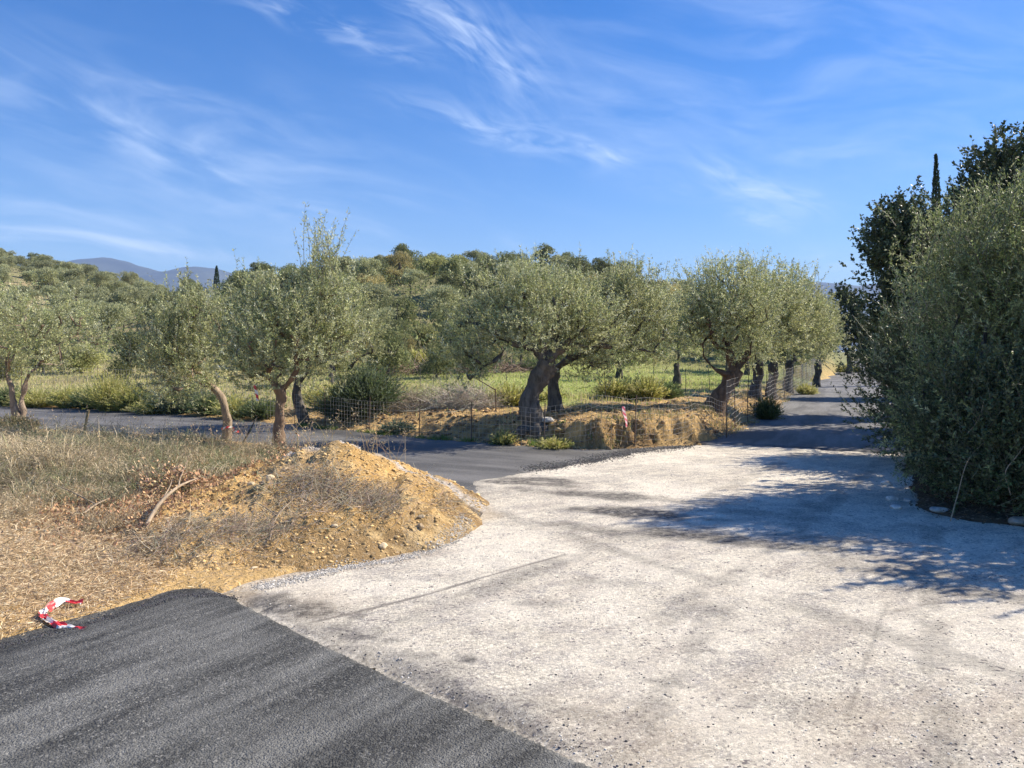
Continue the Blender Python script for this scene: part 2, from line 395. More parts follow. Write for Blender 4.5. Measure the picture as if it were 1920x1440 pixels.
def gravelmat():
    m, g, p, out = newmat('pale_gravel_surface'); v = objc(g)
    rv = g.mapping(v, (1, 1, 1), (0, 0, math.radians(-35)))
    big = g.noise(v, .7, 5, .62, .5); med = g.noise(rv, 3.2, 7, .72, .8); fine = g.noise(v, 34, 8, .80, .3); vf = g.noise(v, 95, 5, .8)
    st = g.noise(g.mapping(rv, (.35, 2.2, 1)), 1.8, 6, .68, .5)
    st2 = g.noise(g.mapping(rv, (.5, 9, 1)), 1.6, 5, .7, .3)
    cell = g.sep(g.vor(v, 120)); cell3 = g.sep(g.vor(v, 46)); chip = g.sep(g.vor(v, 58)); chip2 = g.sep(g.vor(v, 27))
    c = g.mix(g.rng(fine, .42, .60), (.66, .605, .49), (.30, .27, .22))
    c = g.mix(g.m('MULTIPLY', g.rng(med, .46, .66), g.rng(fine, .40, .58, .2, 1)), c, (.235, .215, .205))
    c = g.mix(g.rng(st, .46, .66, 0, .65), c, (.34, .295, .245))
    c = g.mix(g.rng(st2, .54, .68, 0, .45), c, (.28, .26, .25))
    c = g.mix(g.rng(big, .40, .54, .50, 0), c, (.68, .625, .515))
    c = g.mix(g.m('MULTIPLY', g.rng(vf, .55, .64), g.rng(med, .42, .58, .35, 1)), c, (.12, .112, .108))
    c = g.mix(g.rng(cell[0], .93, .97, 0, .6), c, (.78, .74, .65))
    c = g.mix(g.m('MULTIPLY', g.rng(cell3[2], .955, .975), g.m('MULTIPLY', g.rng(vf, .42, .55), g.rng(st, .42, .56))), c, (.11, .105, .105))
    kk = g.m('ADD', g.rng(chip[0], 0, 1, 1.24, 1.50), g.m('MULTIPLY', g.m('SUBTRACT', chip2[1], .5), .22))
    kk = g.m('ADD', kk, g.m('MULTIPLY', g.m('SUBTRACT', g.noise(v, 7, 6, .75), .5), .5))
    sc_ = g.nt.nodes.new('ShaderNodeVectorMath'); sc_.operation = 'SCALE'; g.link(c, sc_.inputs[0]); g.link(kk, sc_.inputs['Scale']); c = sc_.outputs[0]
    c = g.mix(g.m('MULTIPLY', g.rng(chip[2], .80, .84), g.rng(g.noise(v, 5, 5, .7), .53, .62)), c, (.22, .20, .19))
    a = g.sep(attr(g))                    # R: dark bitumen dust, G: line scuffs, B: sandy tint
    brk = g.rng(g.noise(v, 11, 7, .78), .36, .58)
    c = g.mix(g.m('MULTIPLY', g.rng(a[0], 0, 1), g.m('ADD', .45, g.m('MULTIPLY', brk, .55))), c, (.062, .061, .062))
    c = g.mix(g.m('MULTIPLY', a[1], .75), c, (.13, .12, .11))
    c = g.mix(g.m('MULTIPLY', a[2], .5), c, (.46, .35, .22))
    g.link(c, p.inputs['Base Color']); p.inputs['Roughness'].default_value = .95; p.inputs['Specular IOR Level'].default_value = .12
    h = g.m('ADD', g.m('MULTIPLY', fine, 1.0), g.m('ADD', g.m('MULTIPLY', vf, .6), g.m('MULTIPLY', chip[1], .25)))
    bump(g, p, h, .8, .022); return m
M_gravel = gravelmat()

def soilmat(name):
    m, g, p, out = newmat(name); v = objc(g); a = attr(g)
    n1 = g.noise(v, 3, 6, .65, .3); n2 = g.noise(v, 17, 5, .7); n3 = g.noise(v, 70, 3, .7); cell = g.sep(g.vor(v, 38))
    k = g.m('ADD', g.m('MULTIPLY', g.m('SUBTRACT', n1, .5), .9), g.m('ADD', g.m('MULTIPLY', g.m('SUBTRACT', n2, .5), 1.1), g.m('MULTIPLY', g.m('SUBTRACT', n3, .5), .9)))
    k = g.m('ADD', 1.0, k)
    mm = g.nt.nodes.new('ShaderNodeVectorMath'); mm.operation = 'SCALE'; g.link(a, mm.inputs[0]); g.link(k, mm.inputs['Scale'])
    c = g.mix(g.rng(cell[0], .88, .94, 0, .35), mm.outputs[0], (.55, .46, .33))
    g.link(c, p.inputs['Base Color']); p.inputs['Roughness'].default_value = .97; p.inputs['Specular IOR Level'].default_value = .1
    h = g.m('ADD', g.m('MULTIPLY', n2, 1.0), g.m('ADD', g.m('MULTIPLY', n3, .5), g.m('MULTIPLY', n1, .8)))
    bump(g, p, h, .9, .05); return m
M_ground = soilmat('ground_soil'); M_mound = soilmat('mound_soil')
def plain(name, col=None, rough=.6, metal=0.0, nscale=20, nv=.25):
    m, g, p, out = newmat(name); v = objc(g); n = g.noise(v, nscale, 4, .6)
    c = attr(g) if col is None else g.mix(0.0, col, col)
    mm = g.nt.nodes.new('ShaderNodeVectorMath'); mm.operation = 'SCALE'; g.link(c, mm.inputs[0]); g.link(g.rng(n, .3, .7, 1-nv, 1+nv), mm.inputs['Scale'])
    g.link(mm.outputs[0], p.inputs['Base Color']); p.inputs['Roughness'].default_value = rough; p.inputs['Metallic'].default_value = metal
    return m
M_wire = plain('galvanised_wire', (.36, .34, .31), .6, .1)
M_rust = plain('rusty_iron', (.13, .085, .06), .85)
M_stone = plain('field_stone', None, .9, 0, 14, .35)
M_tape = plain('plastic_tape', None, .35, 0, 40, .08)
M_mount = plain('mountain_scrub', (.055, .06, .045), .95, 0, .004, .5)

# ------------------------------------------------------------------ structure: ground, roads
def axis(lo, d0, d1, hi, step, grow):
    a = list(np.arange(d0, d1+1e-6, step)); s = step; v = a[-1]
    while v < hi: s *= grow; v += s; a.append(v)
    s = step; v = a[0]; b = []
    while v > lo: s *= grow; v -= s; b.append(v)
    return np.array(b[::-1]+a)
def gridmesh(name, xs, ys, zf, cf, mat, keep=None, label=None):
    Xg, Yg = np.meshgrid(xs, ys); Zg = zf(Xg, Yg); C = cf(Xg, Yg, Zg)
    idx = np.arange(Xg.size).reshape(Xg.shape)
    Q = np.stack([idx[:-1, :-1], idx[:-1, 1:], idx[1:, 1:], idx[1:, :-1]], -1)
    if keep is not None:
        K = keep(Xg, Yg, Zg); kq = K[:-1, :-1] | K[:-1, 1:] | K[1:, 1:] | K[1:, :-1]; Q = Q[kq]
    mb = MB(); mb.add(np.stack([Xg, Yg, Zg], -1).reshape(-1, 3), Q.reshape(-1, 4), C=C.reshape(-1, 3))
    if keep is not None:                                  # drop unused vertices
        V = mb.v[0]; q = mb.q[0]; u, inv = np.unique(q, return_inverse=True)
        mb.v = [V[u]]; mb.c = [mb.c[0][u]]; mb.q = [inv.reshape(-1, 4)]; mb.n = len(u)
    o = mb.build(name, mat); return tag(o, label, kind='structure')
def lerp(a, b, t): return a+(b-a)*t[..., None]
SOIL = np.array((.62, .42, .185)); STRAW = np.array((.50, .385, .23)); GREEN = np.array((.34, .385, .12)); DRYG = np.array((.42, .37, .19))
FOREST = np.array((.20, .19, .10)); DARKS = np.array((.115, .085, .055)); HILLD = np.array((.52, .40, .24))
def cground(x, y, z):
    di = sdf(ISLAND, x, y); df = sdf(FIELD, x, y); dr = sdf(RIGHT, x, y)
    n = fbm(x, y, .7, 4, 101); n2 = fbm(x, y, 3, 4, 111); n3 = fbm(x, y, .12, 4, 121)
    c = np.broadcast_to(SOIL, x.shape+(3,)).copy(); c = lerp(c, np.array((.17, .19, .085)), ss(50, 90, y))
    ci = lerp(SOIL*.95, STRAW, ss(.25, 1.1, di+n*.8+n2*.3))
    ci = lerp(ci, np.array((.27, .235, .14)), ss(2.5, 5, di+n*1.5)*.6)
    cf = lerp(SOIL*.85, np.array((.24, .155, .075)), ss(-.05, .35, n2)*.85)
    bnk = np.interp(x, [-9, -4, 0, 6, 9], [.2, 2.0, 2.6, 1.6, .3])
    cf = lerp(cf, STRAW*.8, ss(.9, 1.8, df-bnk+n2*.9)*(.75)); cf = lerp(cf, np.array((.22, .25, .10)), ss(30, 46, y))
    cf = lerp(cf, GREEN, ss(1.9, 3.6, df-bnk*.8+n*1.6)*ss(-11, -3, x-.2*y+3))
    cf = lerp(cf, DRYG, ss(.08, .5, n3+.4*n)*.7*ss(3, 6, df))
    cf = lerp(cf, DRYG*1.15, ss(-2, -14, x+.1*y)*ss(2, 5, df)*.9)
    hillm = ss(50, 60, y); cf = lerp(cf, FOREST, hillm*.85)
    lf = ss(.02, .40, n3+.35*n)*ss(-20, -60, x)*hillm; cf = lerp(cf, HILLD, lf*.8)
    cr = lerp(DARKS*1.4, DARKS, ss(0, .5, dr+n2*.4)); cr = lerp(cr, FOREST, ss(8, 14, dr))  # verge soil colour darkened under the right bushes to deepen their shade
    c = np.where((di > -.3)[..., None], ci, c); c = np.where((df > -.3)[..., None], cf, c); c = np.where((dr > -.3)[..., None], cr, c)
    return c
gx = axis(-9000, -10, 9, 9000, .05, 1.075); gy = axis(-300, 4.6, 20.5, 9000, .05, 1.05)
gridmesh('ground', gx, gy, zground, cground, M_ground, label='dry soil and grass ground rising into hills behind the field')

def zgravel(x, y):
    d = sdf(GRAVEL, x, y)+fbm(x, y, 2.6, 4, 131)*.22
    return -.045+.045*ss(-.05, .16, d)+fbm(x, y, 1.2, 3, 141)*.004+fbm(x, y, 14, 2, 142)*.0028
SCUFF1 = [G(590, 1165), G(700, 1140), G(800, 1115), G(900, 1085), G(980, 1062), G(1060, 1040)]
SCUFF2 = [G(1665, 1130), G(1645, 1180), G(1615, 1260), G(1590, 1345)]
SCUFF3 = [G(1900, 1108), G(1760, 1128), G(1665, 1150)]
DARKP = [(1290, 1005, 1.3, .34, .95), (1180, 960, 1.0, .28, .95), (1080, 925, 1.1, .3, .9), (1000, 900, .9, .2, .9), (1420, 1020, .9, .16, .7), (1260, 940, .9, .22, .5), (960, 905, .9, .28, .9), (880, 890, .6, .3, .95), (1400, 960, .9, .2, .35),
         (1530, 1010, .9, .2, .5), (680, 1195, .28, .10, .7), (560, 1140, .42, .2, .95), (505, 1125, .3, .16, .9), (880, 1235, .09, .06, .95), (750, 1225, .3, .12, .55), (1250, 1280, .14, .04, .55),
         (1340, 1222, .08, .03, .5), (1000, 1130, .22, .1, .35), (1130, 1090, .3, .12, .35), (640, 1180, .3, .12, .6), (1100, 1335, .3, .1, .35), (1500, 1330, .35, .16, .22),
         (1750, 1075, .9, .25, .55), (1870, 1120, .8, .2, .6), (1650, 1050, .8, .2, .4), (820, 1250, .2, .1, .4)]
def _arc(p, o=0.0):
    P_ = np.array([G(*q) for q in p]); Q_ = np.gradient(P_, axis=0); Q_ /= np.linalg.norm(Q_, axis=1)[:, None]
    return P_+np.column_stack([-Q_[:, 1], Q_[:, 0]])*o
TRACKS = [_arc([(1500, 850), (1330, 930), (1130, 1020), (900, 1110), (700, 1190), (560, 1240)], o) for o in (0, 1.5)]+[_arc([(900, 900), (1100, 935), (1400, 1010), (1900, 1130), (2300, 1230)], o) for o in (0, -1.5)]+[_arc([(1560, 880), (1500, 960), (1400, 1080), (1280, 1240), (1150, 1420)], o) for o in (0, 1.45)]
def cgravel(x, y, z):
    a = np.zeros(x.shape)
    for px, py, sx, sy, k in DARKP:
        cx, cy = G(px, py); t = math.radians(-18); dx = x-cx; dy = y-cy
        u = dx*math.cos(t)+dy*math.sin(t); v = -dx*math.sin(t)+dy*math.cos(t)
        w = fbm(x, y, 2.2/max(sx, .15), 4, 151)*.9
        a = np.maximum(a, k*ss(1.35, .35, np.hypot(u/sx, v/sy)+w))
    n = fbm(x, y, 1.6, 5, 161)
    db = sdf(GRAVEL, x, y)
    left = ss(1.2, -1.5, x)*ss(9.8, 11.2, y)
    a = np.maximum(a, .85*ss(1.3, .1, db+n*.9)*left)
    ds = linedist([G(440, 1122), G(620, 1215), G(940, 1358), (.41, 3.7), (2.6, 1.6)], x, y)
    a = np.maximum(a, .62*ss(.30, .02, ds+n*.20)); a = np.where(ds < .045, 0, a)
    for tr in TRACKS:
        dt = linedist(tr, x, y)+fbm(x, y, 1.5, 3, 176)*.07
        a = np.maximum(a, .42*ss(.17, .05, dt)*ss(-.35, .25, fbm(x, y, 2.2, 4, 177)))
    b = ss(.032, .008, linedist(SCUFF1, x, y)+fbm(x, y, 6, 3, 171)*.010)*ss(-.75, .0, fbm(x, y, 3, 2, 172)+.2)
    b = np.maximum(b, .55*ss(.022, .006, linedist(SCUFF2, x, y)+fbm(x, y, 9, 3, 173)*.02))
    b = np.maximum(b, .5*ss(.02, .006, linedist(SCUFF3, x, y)+fbm(x, y, 9, 3, 174)*.02))
    s = .5*ss(.2, .7, fbm(x, y, .55, 4, 181)+.1*n)
    s = np.maximum(s, .85*ss(.24, .03, sdf(ISLAND, x, y)*-1+n*.16))
    return np.stack([a, b, s], -1)
sx_ = axis(-12, -3.4, 7.5, 40, .035, 1.09); sy_ = axis(-30, 3.4, 12, 18, .035, 1.015)
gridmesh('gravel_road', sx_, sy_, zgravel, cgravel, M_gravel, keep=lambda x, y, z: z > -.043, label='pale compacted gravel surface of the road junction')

def zslab(x, y):
    seam = ss(.5, .1, linedist([G(440, 1122), G(620, 1215), G(940, 1358), (.41, 3.7), (2.6, 1.6)], x, y)); e = (fbm(x, y, 9, 4, 191)*.05+fbm(x, y, 30, 2, 192)*.02)*(1-.65*seam)
    d = sdf(SLAB, x, y)+e
    return -.10+.122*ss(-.03, .05, d)+fbm(x, y, 20, 2, 193)*.0025
def cslab(x, y, z):
    d = linedist([(-8, .9), G(0, 1218), G(120, 1186), G(250, 1150), G(300, 1133), G(335, 1121), G(440, 1122)], x, y)+fbm(x, y, 2, 4, 195)*.12
    k = .62+.38*ss(.0, .55, d)                       # fresh black bitumen strip along the soil edge
    return np.repeat(k[..., None], 3, -1)
gridmesh('asphalt_road', axis(-40, -4.6, 2.2, 30, .03, 1.1), axis(-50, 3.2, 7.2, 8, .03, 1.1), zslab, cslab, M_slab, keep=lambda x, y, z: z > -.09, label='fresh dark asphalt road surface in the near left')

BACK = [(-60, 22), (-20, 18), (-6, 13), (-3.2, 12.2), (-1.6, 10.2), (-.4, 9.4), G(905, 905), G(960, 892), G(1000, 882), G(1110, 864), G(1180, 850), G(1290, 836), (4.2, 17.6), (2, 20), (-5.7, 24), (-15, 31), (-60, 38), (-200, 52), (-200, 34)]
LANE = [G(1330, 836), G(1345, 832), G(1440, 836), G(1560, 844), (8.3, 15.1), (11, 16), (48, 98), (70, 146), (105, 225), (98, 228), (60, 150), (36, 98), (10, 38), (6, 27), (3.2, 20)]
def zback(x, y):
    d = sdf(BACK, x, y)+fbm(x, y, 2, 4, 201)*.16+fbm(x, y, 12, 2, 205)*.04
    return -.055+.060*ss(-.05, .12, d)
def zlane(x, y):
    d = sdf(LANE, x, y)+fbm(x, y, 6, 3, 202)*.05
    return -.055+.075*ss(-.03, .06, d)
one = lambda x, y, z: np.ones(x.shape+(3,))
gridmesh('back_road', axis(-200, -7, 4.5, 8, .05, 1.07), axis(8.8, 9, 19, 52, .06, 1.03), zback, one, M_road, keep=lambda x, y, z: z > -.05, label='grey asphalt road bending left behind the dirt heap')
gridmesh('lane', axis(0, 2.5, 10, 110, .07, 1.04), axis(13, 14, 24, 232, .07, 1.02), zlane, one, M_lane, keep=lambda x, y, z: z > -.05, label='narrow asphalt lane running away between trees at right')

# dirt heap
def cmound(x, y, z):
    n = fbm(x, y, 1.2, 4, 211); n2 = fbm(x, y, 6, 4, 221); h = zmound(x, y)
    c = np.broadcast_to(np.array((.54, .345, .135)), x.shape+(3,)).copy()
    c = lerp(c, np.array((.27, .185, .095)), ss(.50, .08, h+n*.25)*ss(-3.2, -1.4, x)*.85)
    c = lerp(c, np.array((.40, .31, .19)), ss(.0, .5, n+.5*n2)*.5); c = lerp(c, np.array((.78, .58, .30)), ss(.15, .5, fbm(x, y, 4, 4, 233))*.5)
    # grey gravel tipped along the crest and down the right flank
    rd = linedist([(-3.2, 10.4), (-2.7, 10.0), (-2.05, 9.95), (-1.5, 10.0), (-.9, 10.0), (-.5, 9.8)], x, y)
    c = lerp(c, np.array((.50, .455, .40)), ss(.36, .14, rd+n*.14))
    c = lerp(c, np.array((.085, .085, .09)), ss(.22, .05, np.hypot(x+.36, y-9.4)+n2*.06)*.9)
    return c
def zm2(x, y):
    return zmound(x, y)-.02
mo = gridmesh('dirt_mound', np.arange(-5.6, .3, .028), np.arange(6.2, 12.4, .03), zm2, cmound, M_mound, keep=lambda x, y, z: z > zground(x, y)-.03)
del mo['kind']; tag(mo, 'heap of ochre soil with a grey gravel crest beside the junction', 'dirt heap')
def zsurf(x, y):
    z = np.maximum(zground(x, y), zgravel(np.asarray(x, float), np.asarray(y, float)))
    z = np.maximum(z, np.where((x > -5.6) & (x < .3) & (y > 6.2) & (y < 12.4), zm2(x, y), -9))
    return np.maximum(z, 0*z-.005)

# mountains far away, left and right
def ridge(name, pts, D, label, seed):
    P = np.array(pts, float); xs = np.linspace(P[0, 0], P[-1, 0], 260); 
    hz = np.interp(xs, P[:, 0], P[:, 1]); t = np.linspace(-1, 1, 46)
    Xw = (xs-960)/F*D; H = CAMZ+(660-hz)/F*D
    Xg, T = np.meshgrid(Xw, t); Yg = D+T*1500+0*Xg
    env = (1-np.abs(T)**1.3)
    n = fbm(Xg, Yg, .0022, 5, seed)
    Zg = H[None]*env*(1+.22*n*(1-env*.75))+n*25*env*(1-env)-60*(1-env)
    Zg += fbm(Xg, Yg, .011, 4, seed+9)*9*env
    idx = np.arange(Xg.size).reshape(Xg.shape); Q = np.stack([idx[:-1, :-1], idx[:-1, 1:], idx[1:, 1:], idx[1:, :-1]], -1).reshape(-1, 4)
    mb = MB(); mb.add(np.stack([Xg, Yg, Zg], -1).reshape(-1, 3), Q); tag(mb.build(name, M_mount), label, kind='structure')
ridge('mountain_range', [(-500, 470), (-200, 500), (0, 505), (110, 492), (160, 484), (200, 481), (235, 489), (262, 499), (285, 501), (308, 507), (335, 501), (372, 497), (412, 502), (440, 512), (480, 516), (560, 519), (640, 528), (760, 560), (900, 620)], 4300, 'blue mountain range behind the left hillside', 301)
ridge('mountain_range', [(1180, 620), (1300, 580), (1420, 545), (1530, 531), (1560, 530), (1590, 536), (1620, 534), (1660, 530), (1760, 525), (1900, 540), (2100, 560), (2400, 600)], 5200, 'distant blue mountain seen over the end of the lane', 311)

# ------------------------------------------------------------------ trees
OLIVE_C = [(.40, .43, .19), (.49, .51, .28), (.28, .33, .12), (.60, .62, .42), (.52, .52, .23)]
def in_crown(ells, n, rng, hollow=.35):
    """points inside a union of ellipsoids, thinned toward the middle"""
    E = np.array(ells, float); vol = E[:, 3]*E[:, 4]*E[:, 5]; k = rng.choice(len(E), n, p=vol/vol.sum())
    d = nrm(rng.normal(size=(n, 3))); r = rng.uniform(hollow**2, 1, n)**(1/2.2)
    return E[k, :3]+d*E[k, 3:]*r[:, None]
def grow(nodes, parent, targets, origin, rng, step=.16):
    order = np.argsort(np.linalg.norm(targets-origin, axis=1)); tips = []
    plen = {0: 0.}
    for i in range(len(nodes)): plen[i] = 0. if parent[i] < 0 else plen[parent[i]]+np.linalg.norm(nodes[i]-nodes[parent[i]])
    for oi in order:
        t = targets[oi]; A = np.array(nodes); dist = np.linalg.norm(A-t, axis=1); pl = np.array([plen[i] for i in range(len(A))])
        below = np.maximum(A[:, 2]-t[2]+.1, 0)*.8
        allowed = pl >= grow.start-1e-6
        cost = dist*1.25+pl*.28+below+(~allowed)*99
        j = int(np.argmin(cost)); p = A[j]; L = dist[j]; m = max(2, int(L/step))
        bow = rng.normal(size=3)*.10*L; bow[2] -= .08*L
        last = j
        for q in range(1, m+1):
            f = q/m; pos = p+(t-p)*f+bow*math.sin(math.pi*f)+rng.normal(size=3)*.012
            nodes.append(pos); parent.append(last); plen[len(nodes)-1] = plen[last]+L/m; last = len(nodes)-1
        tips.append(last)
    return tips
def skeleton(mb, nodes, parent, nfix, fixr, tipr, rng, C=(1, 1, 1), sides=8, pw=2.35, lim=1.0):
    n = len(nodes); A = np.array(nodes); ch = [[] for _ in range(n)]
    for i, p in enumerate(parent):
        if p >= 0: ch[p].append(i)
    r = np.zeros(n)
    for i in range(n-1, -1, -1):
        r[i] = tipr if not ch[i] else sum(r[c]**pw for c in ch[i])**(1/pw)
        if i < nfix: r[i] = max(fixr[i], 0)
    main = {}
    used = set()
    for i in range(n):
        if ch[i]:
            main[i] = max(ch[i], key=lambda c: r[c])
    starts = [0]+[c for i in range(n) for c in ch[i] if c != main.get(i)]
    for s in starts:
        chain = [s] if s == 0 else [parent[s], s]; cur = s
        while cur in main: cur = main[cur]; chain.append(cur)
        if len(chain) < 2: continue
        P = A[chain]; R = r[chain].copy()
        if s != 0: R[0] = min(R[0], R[1]*1.25)
        R = np.minimum(R, lim)
        sd = sides if R.max() > .03 else 4
        tubes(mb, P[None], R[None], sd, C, seed=s)
    return r
def gnarl(o, amp=.12, sc=7, zmax=99):
    """lumpy bark on the thick wood"""
    me = o.data; n = len(me.vertices); co = np.empty(n*3, np.float32); me.vertices.foreach_get('co', co); co = co.reshape(-1, 3)
    no = np.empty(n*3, np.float32); me.vertices.foreach_get('normal', no); no = no.reshape(-1, 3)
    ang_ = np.arctan2(no[:, 1], no[:, 0])
    k = fbm(co[:, 0]*1.0+co[:, 2]*.6, co[:, 1]+co[:, 2]*.5, sc, 3, 7)+.6*fbm(ang_*1.2, co[:, 2]*.7, 2.4, 2, 17)
    co = co+no*(k*amp)[:, None]*np.where(co[:, 2:3] < zmax, 1, 0); me.vertices.foreach_set('co', co.ravel()); me.update()
def twigs_leaves(mb, starts, center, rng, n_tw, L, leafL, leafW, cols, per=12, up=.55, out=.6, spread=.35, twc=(.20, .19, .13), twr=.004, wig=.25, tubes_on=True, K=6, droop=0.0):
    n = n_tw; k = rng.integers(0, len(starts), n); B = starts[k]+rng.normal(size=(n, 3))*spread*np.array([1, 1, .8])
    o = nrm((B-center)*np.array([1, 1, 1.1])); d = nrm(o*out+np.array([0, 0, up])+rng.normal(size=(n, 3))*.45)
    Ls = L*rng.uniform(.45, 1.25, n)
    t = np.linspace(0, 1, K); c = rng.normal(size=(n, 3))*wig; c[:, 2] += wig*.6-droop
    P = B[:, None]+(d[:, None]*t[None, :, None]+c[:, None]*(t**2)[None, :, None])*Ls[:, None, None]
    if tubes_on:
        R = twr*(1-.7*t)[None]*np.ones((n, 1)); tubes(mb, P, R, 3, np.array(colvar(twc, n, rng, .2)), seed=3)
    m = per; kk = rng.uniform(.1, 1, (n, m)); f = kk*(K-1); i = np.minimum(f.astype(int), K-2); fr = (f-i)[..., None]
    ar = np.arange(n)[:, None]; P0 = P[ar, i]; P1 = P[ar, i+1]; pos = (P0+(P1-P0)*fr).reshape(-1, 3); td = nrm((P1-P0).reshape(-1, 3))
    ld = nrm(td*.75+perp(td, rng)*.8+rng.normal(size=td.shape)*.2)
    N_ = len(pos); ci = rng.choice(len(cols), n); 
    C = np.array(cols)[np.repeat(ci, m)]*.6+np.array(cols)[rng.choice(len(cols), N_)]*.4
    C = np.clip(C*np.exp(rng.normal(.0, .28, (N_, 1)))*np.repeat(1+rng.normal(0, .16, (n, 1)), m, 0), .005, .85)
    leaves(mb, pos, ld, leafL*rng.uniform(.6, 1.25, N_), leafW*rng.uniform(.7, 1.2, N_), C, rng)
def olive(loc, trunk, ells, seed, label, group, ntips=70, ntw=900, leafL=.068, leafW=.019, per=26, L=.42, extra=None, cols=OLIVE_C, bark=M_bark, name='olive_tree', trees2=None, up=.55, gn=.10, tipr=.007, spread=.30, droop=.0, leafmat=M_olive, cat='olive tree', hollow=.4, pw=2.35, extra_limbs=None, bark_c=(1, 1, 1), twr=.004):
    """trunk = list of (x,y,z,r) relative to loc"""
    rng = np.random.default_rng(seed); T = np.array(trunk, float); n = max(8, int(T[-1, 2]/.07)); TS = spline(T, n)
    o = thing(name, loc, label, cat, group)
    nodes = [p for p in TS[:, :3]]; parent = [-1]+list(range(n-1)); fixr = list(TS[:, 3]); nfix = n
    for lb in (extra_limbs or []):                       # hand placed limbs / second stems leaving a trunk node
        f, pts = lb; s0 = int(f*(n-1)); LT = spline(np.vstack([[*nodes[s0], pts[0][3]], np.array(pts, float)]), max(6, len(pts)*5))
        last = s0
        for q in range(1, len(LT)):
            nodes.append(LT[q, :3]); parent.append(last); fixr.append(LT[q, 3]); last = len(nodes)-1; nfix += 1
    tg = in_crown(ells, ntips, rng, hollow)
    grow.start = np.linalg.norm(np.diff(TS[:, :3], axis=0), axis=1).sum()*.93
    # growth radii are fixed up to nfix
    tips = grow(nodes, parent, tg, nodes[n-1], rng)
    mb = MB(); skeleton(mb, nodes, parent, nfix, fixr, tipr, rng, C=bark_c, sides=12, pw=pw, lim=max(.03, T[-1, 3]*.95) if False else 9)
    w = mb.build('trunk', bark, o); gnarl(w, gn*.6, 7)
    mc = MB(); A = np.array(nodes); cen = np.average(np.array(ells)[:, :3], axis=0, weights=np.prod(np.array(ells)[:, 3:], 1))-np.array([0, 0, .5])
    st = A[tips]; mids = A[[i for i in range(nfix, len(nodes)) if rng.random() < .25]]
    starts = np.vstack([st, st, mids, tg]); twigs_leaves(mc, starts, cen, rng, ntw, L, leafL, leafW, cols, per, up, .6, spread*.82, twr=twr, droop=droop)
    if extra: extra(mc, rng)
    mc.build('crown', leafmat, o)
    return o
def shoots(mb, rng, base, n, H, spread, leafL=.07, leafW=.02, cols=OLIVE_C, per=34, fan=.25):
    """tall upright water shoots above a crown"""
    base = np.array(base); B = base+rng.normal(size=(n, 3))*np.array([spread, spread, .12]); K = 7; t = np.linspace(0, 1, K)
    d = nrm(np.column_stack([rng.normal(0, fan, n), rng.normal(0, fan, n), np.ones(n)])); Ls = H*rng.uniform(.55, 1.05, n)
    c = rng.normal(size=(n, 3))*.10; P = B[:, None]+(d[:, None]*t[None, :, None]+c[:, None]*(t**2)[None, :, None])*Ls[:, None, None]
    tubes(mb, P, .006*(1-.7*t)[None]*np.ones((n, 1)), 4, (.24, .22, .16), seed=5)
    f = rng.uniform(.12, 1, (n, per))*(K-1); i = np.minimum(f.astype(int), K-2); ar = np.arange(n)[:, None]; fr = (f-i)[..., None]
    P0 = P[ar, i]; P1 = P[ar, i+1]; pos = (P0+(P1-P0)*fr).reshape(-1, 3); td = nrm((P1-P0).reshape(-1, 3)); pos = pos+rng.normal(size=pos.shape)*.03
    ld = nrm(td*.9+perp(td, rng)*.8); C = np.array(cols)[rng.choice(len(cols), len(pos))]*(1+rng.normal(0, .15, (len(pos), 1)))
    leaves(mb, pos, ld, leafL*rng.uniform(.7, 1.2, len(pos)), leafW*rng.uniform(.7, 1.2, len(pos)), np.clip(C, .01, 1), rng)

def L3(px, D, dz=0.0): x = PX(px, D); return (x, D, zat(x, D)+dz)
def E(ref, px, py, D, rx, rz, ry=None):
    """ellipsoid given by where its centre stands (direction + distance), in the tree's own frame"""
    x = PX(px, D); z = CAMZ+(660-py)/F*D
    return (x-ref[0], D-ref[1], z-ref[2], rx, ry if ry else rx, rz)

GA = 'olive trees around the road junction'
# 1 far left tree, forked pale trunk
r = L3(38, 19.6, -.05)
olive(r, [(0, 0, 0, .13), (-.06, 0, .35, .10), (-.16, 0, .7, .07), (-.22, 0, 1.05, .06), (-.3, 0, 1.3, .05)], [E(r, 20, 620, 19.4, 1.5, .95), E(r, 120, 630, 19.8, 1.05, .75), E(r, -60, 600, 19.5, 1.5, .9), E(r, 60, 665, 18.9, .9, .4)], 11,
      'olive tree at the far left edge with a forked pale trunk', GA, 66, 1150, extra_limbs=[(.12, [(.06, .02, .45, .06), (.02, .02, .75, .055), (.10, .03, 1.15, .045), (.22, .03, 1.5, .03)])], bark_c=(1.25, 1.1, 1.0))
# 2 leaning sawn trunk
r = L3(424, 17.2, -.05)
olive(r, [(0, 0, 0, .09), (.03, 0, .35, .082), (-.02, 0, .8, .085), (-.14, 0, 1.1, .08), (-.30, 0, 1.28, .075)], [E(r, 340, 635, 17, .62, .75), E(r, 405, 630, 17.4, .6, .6), E(r, 350, 700, 17, .72, .45), E(r, 308, 700, 17.2, .5, .5), E(r, 310, 620, 17.1, .35, .4), E(r, 345, 585, 17, .42, .3)], 12,
      'olive tree whose leaning sawn trunk has striped tape tied round it', GA, 60, 1050, bark_c=(1.3, 1.15, 1.0))
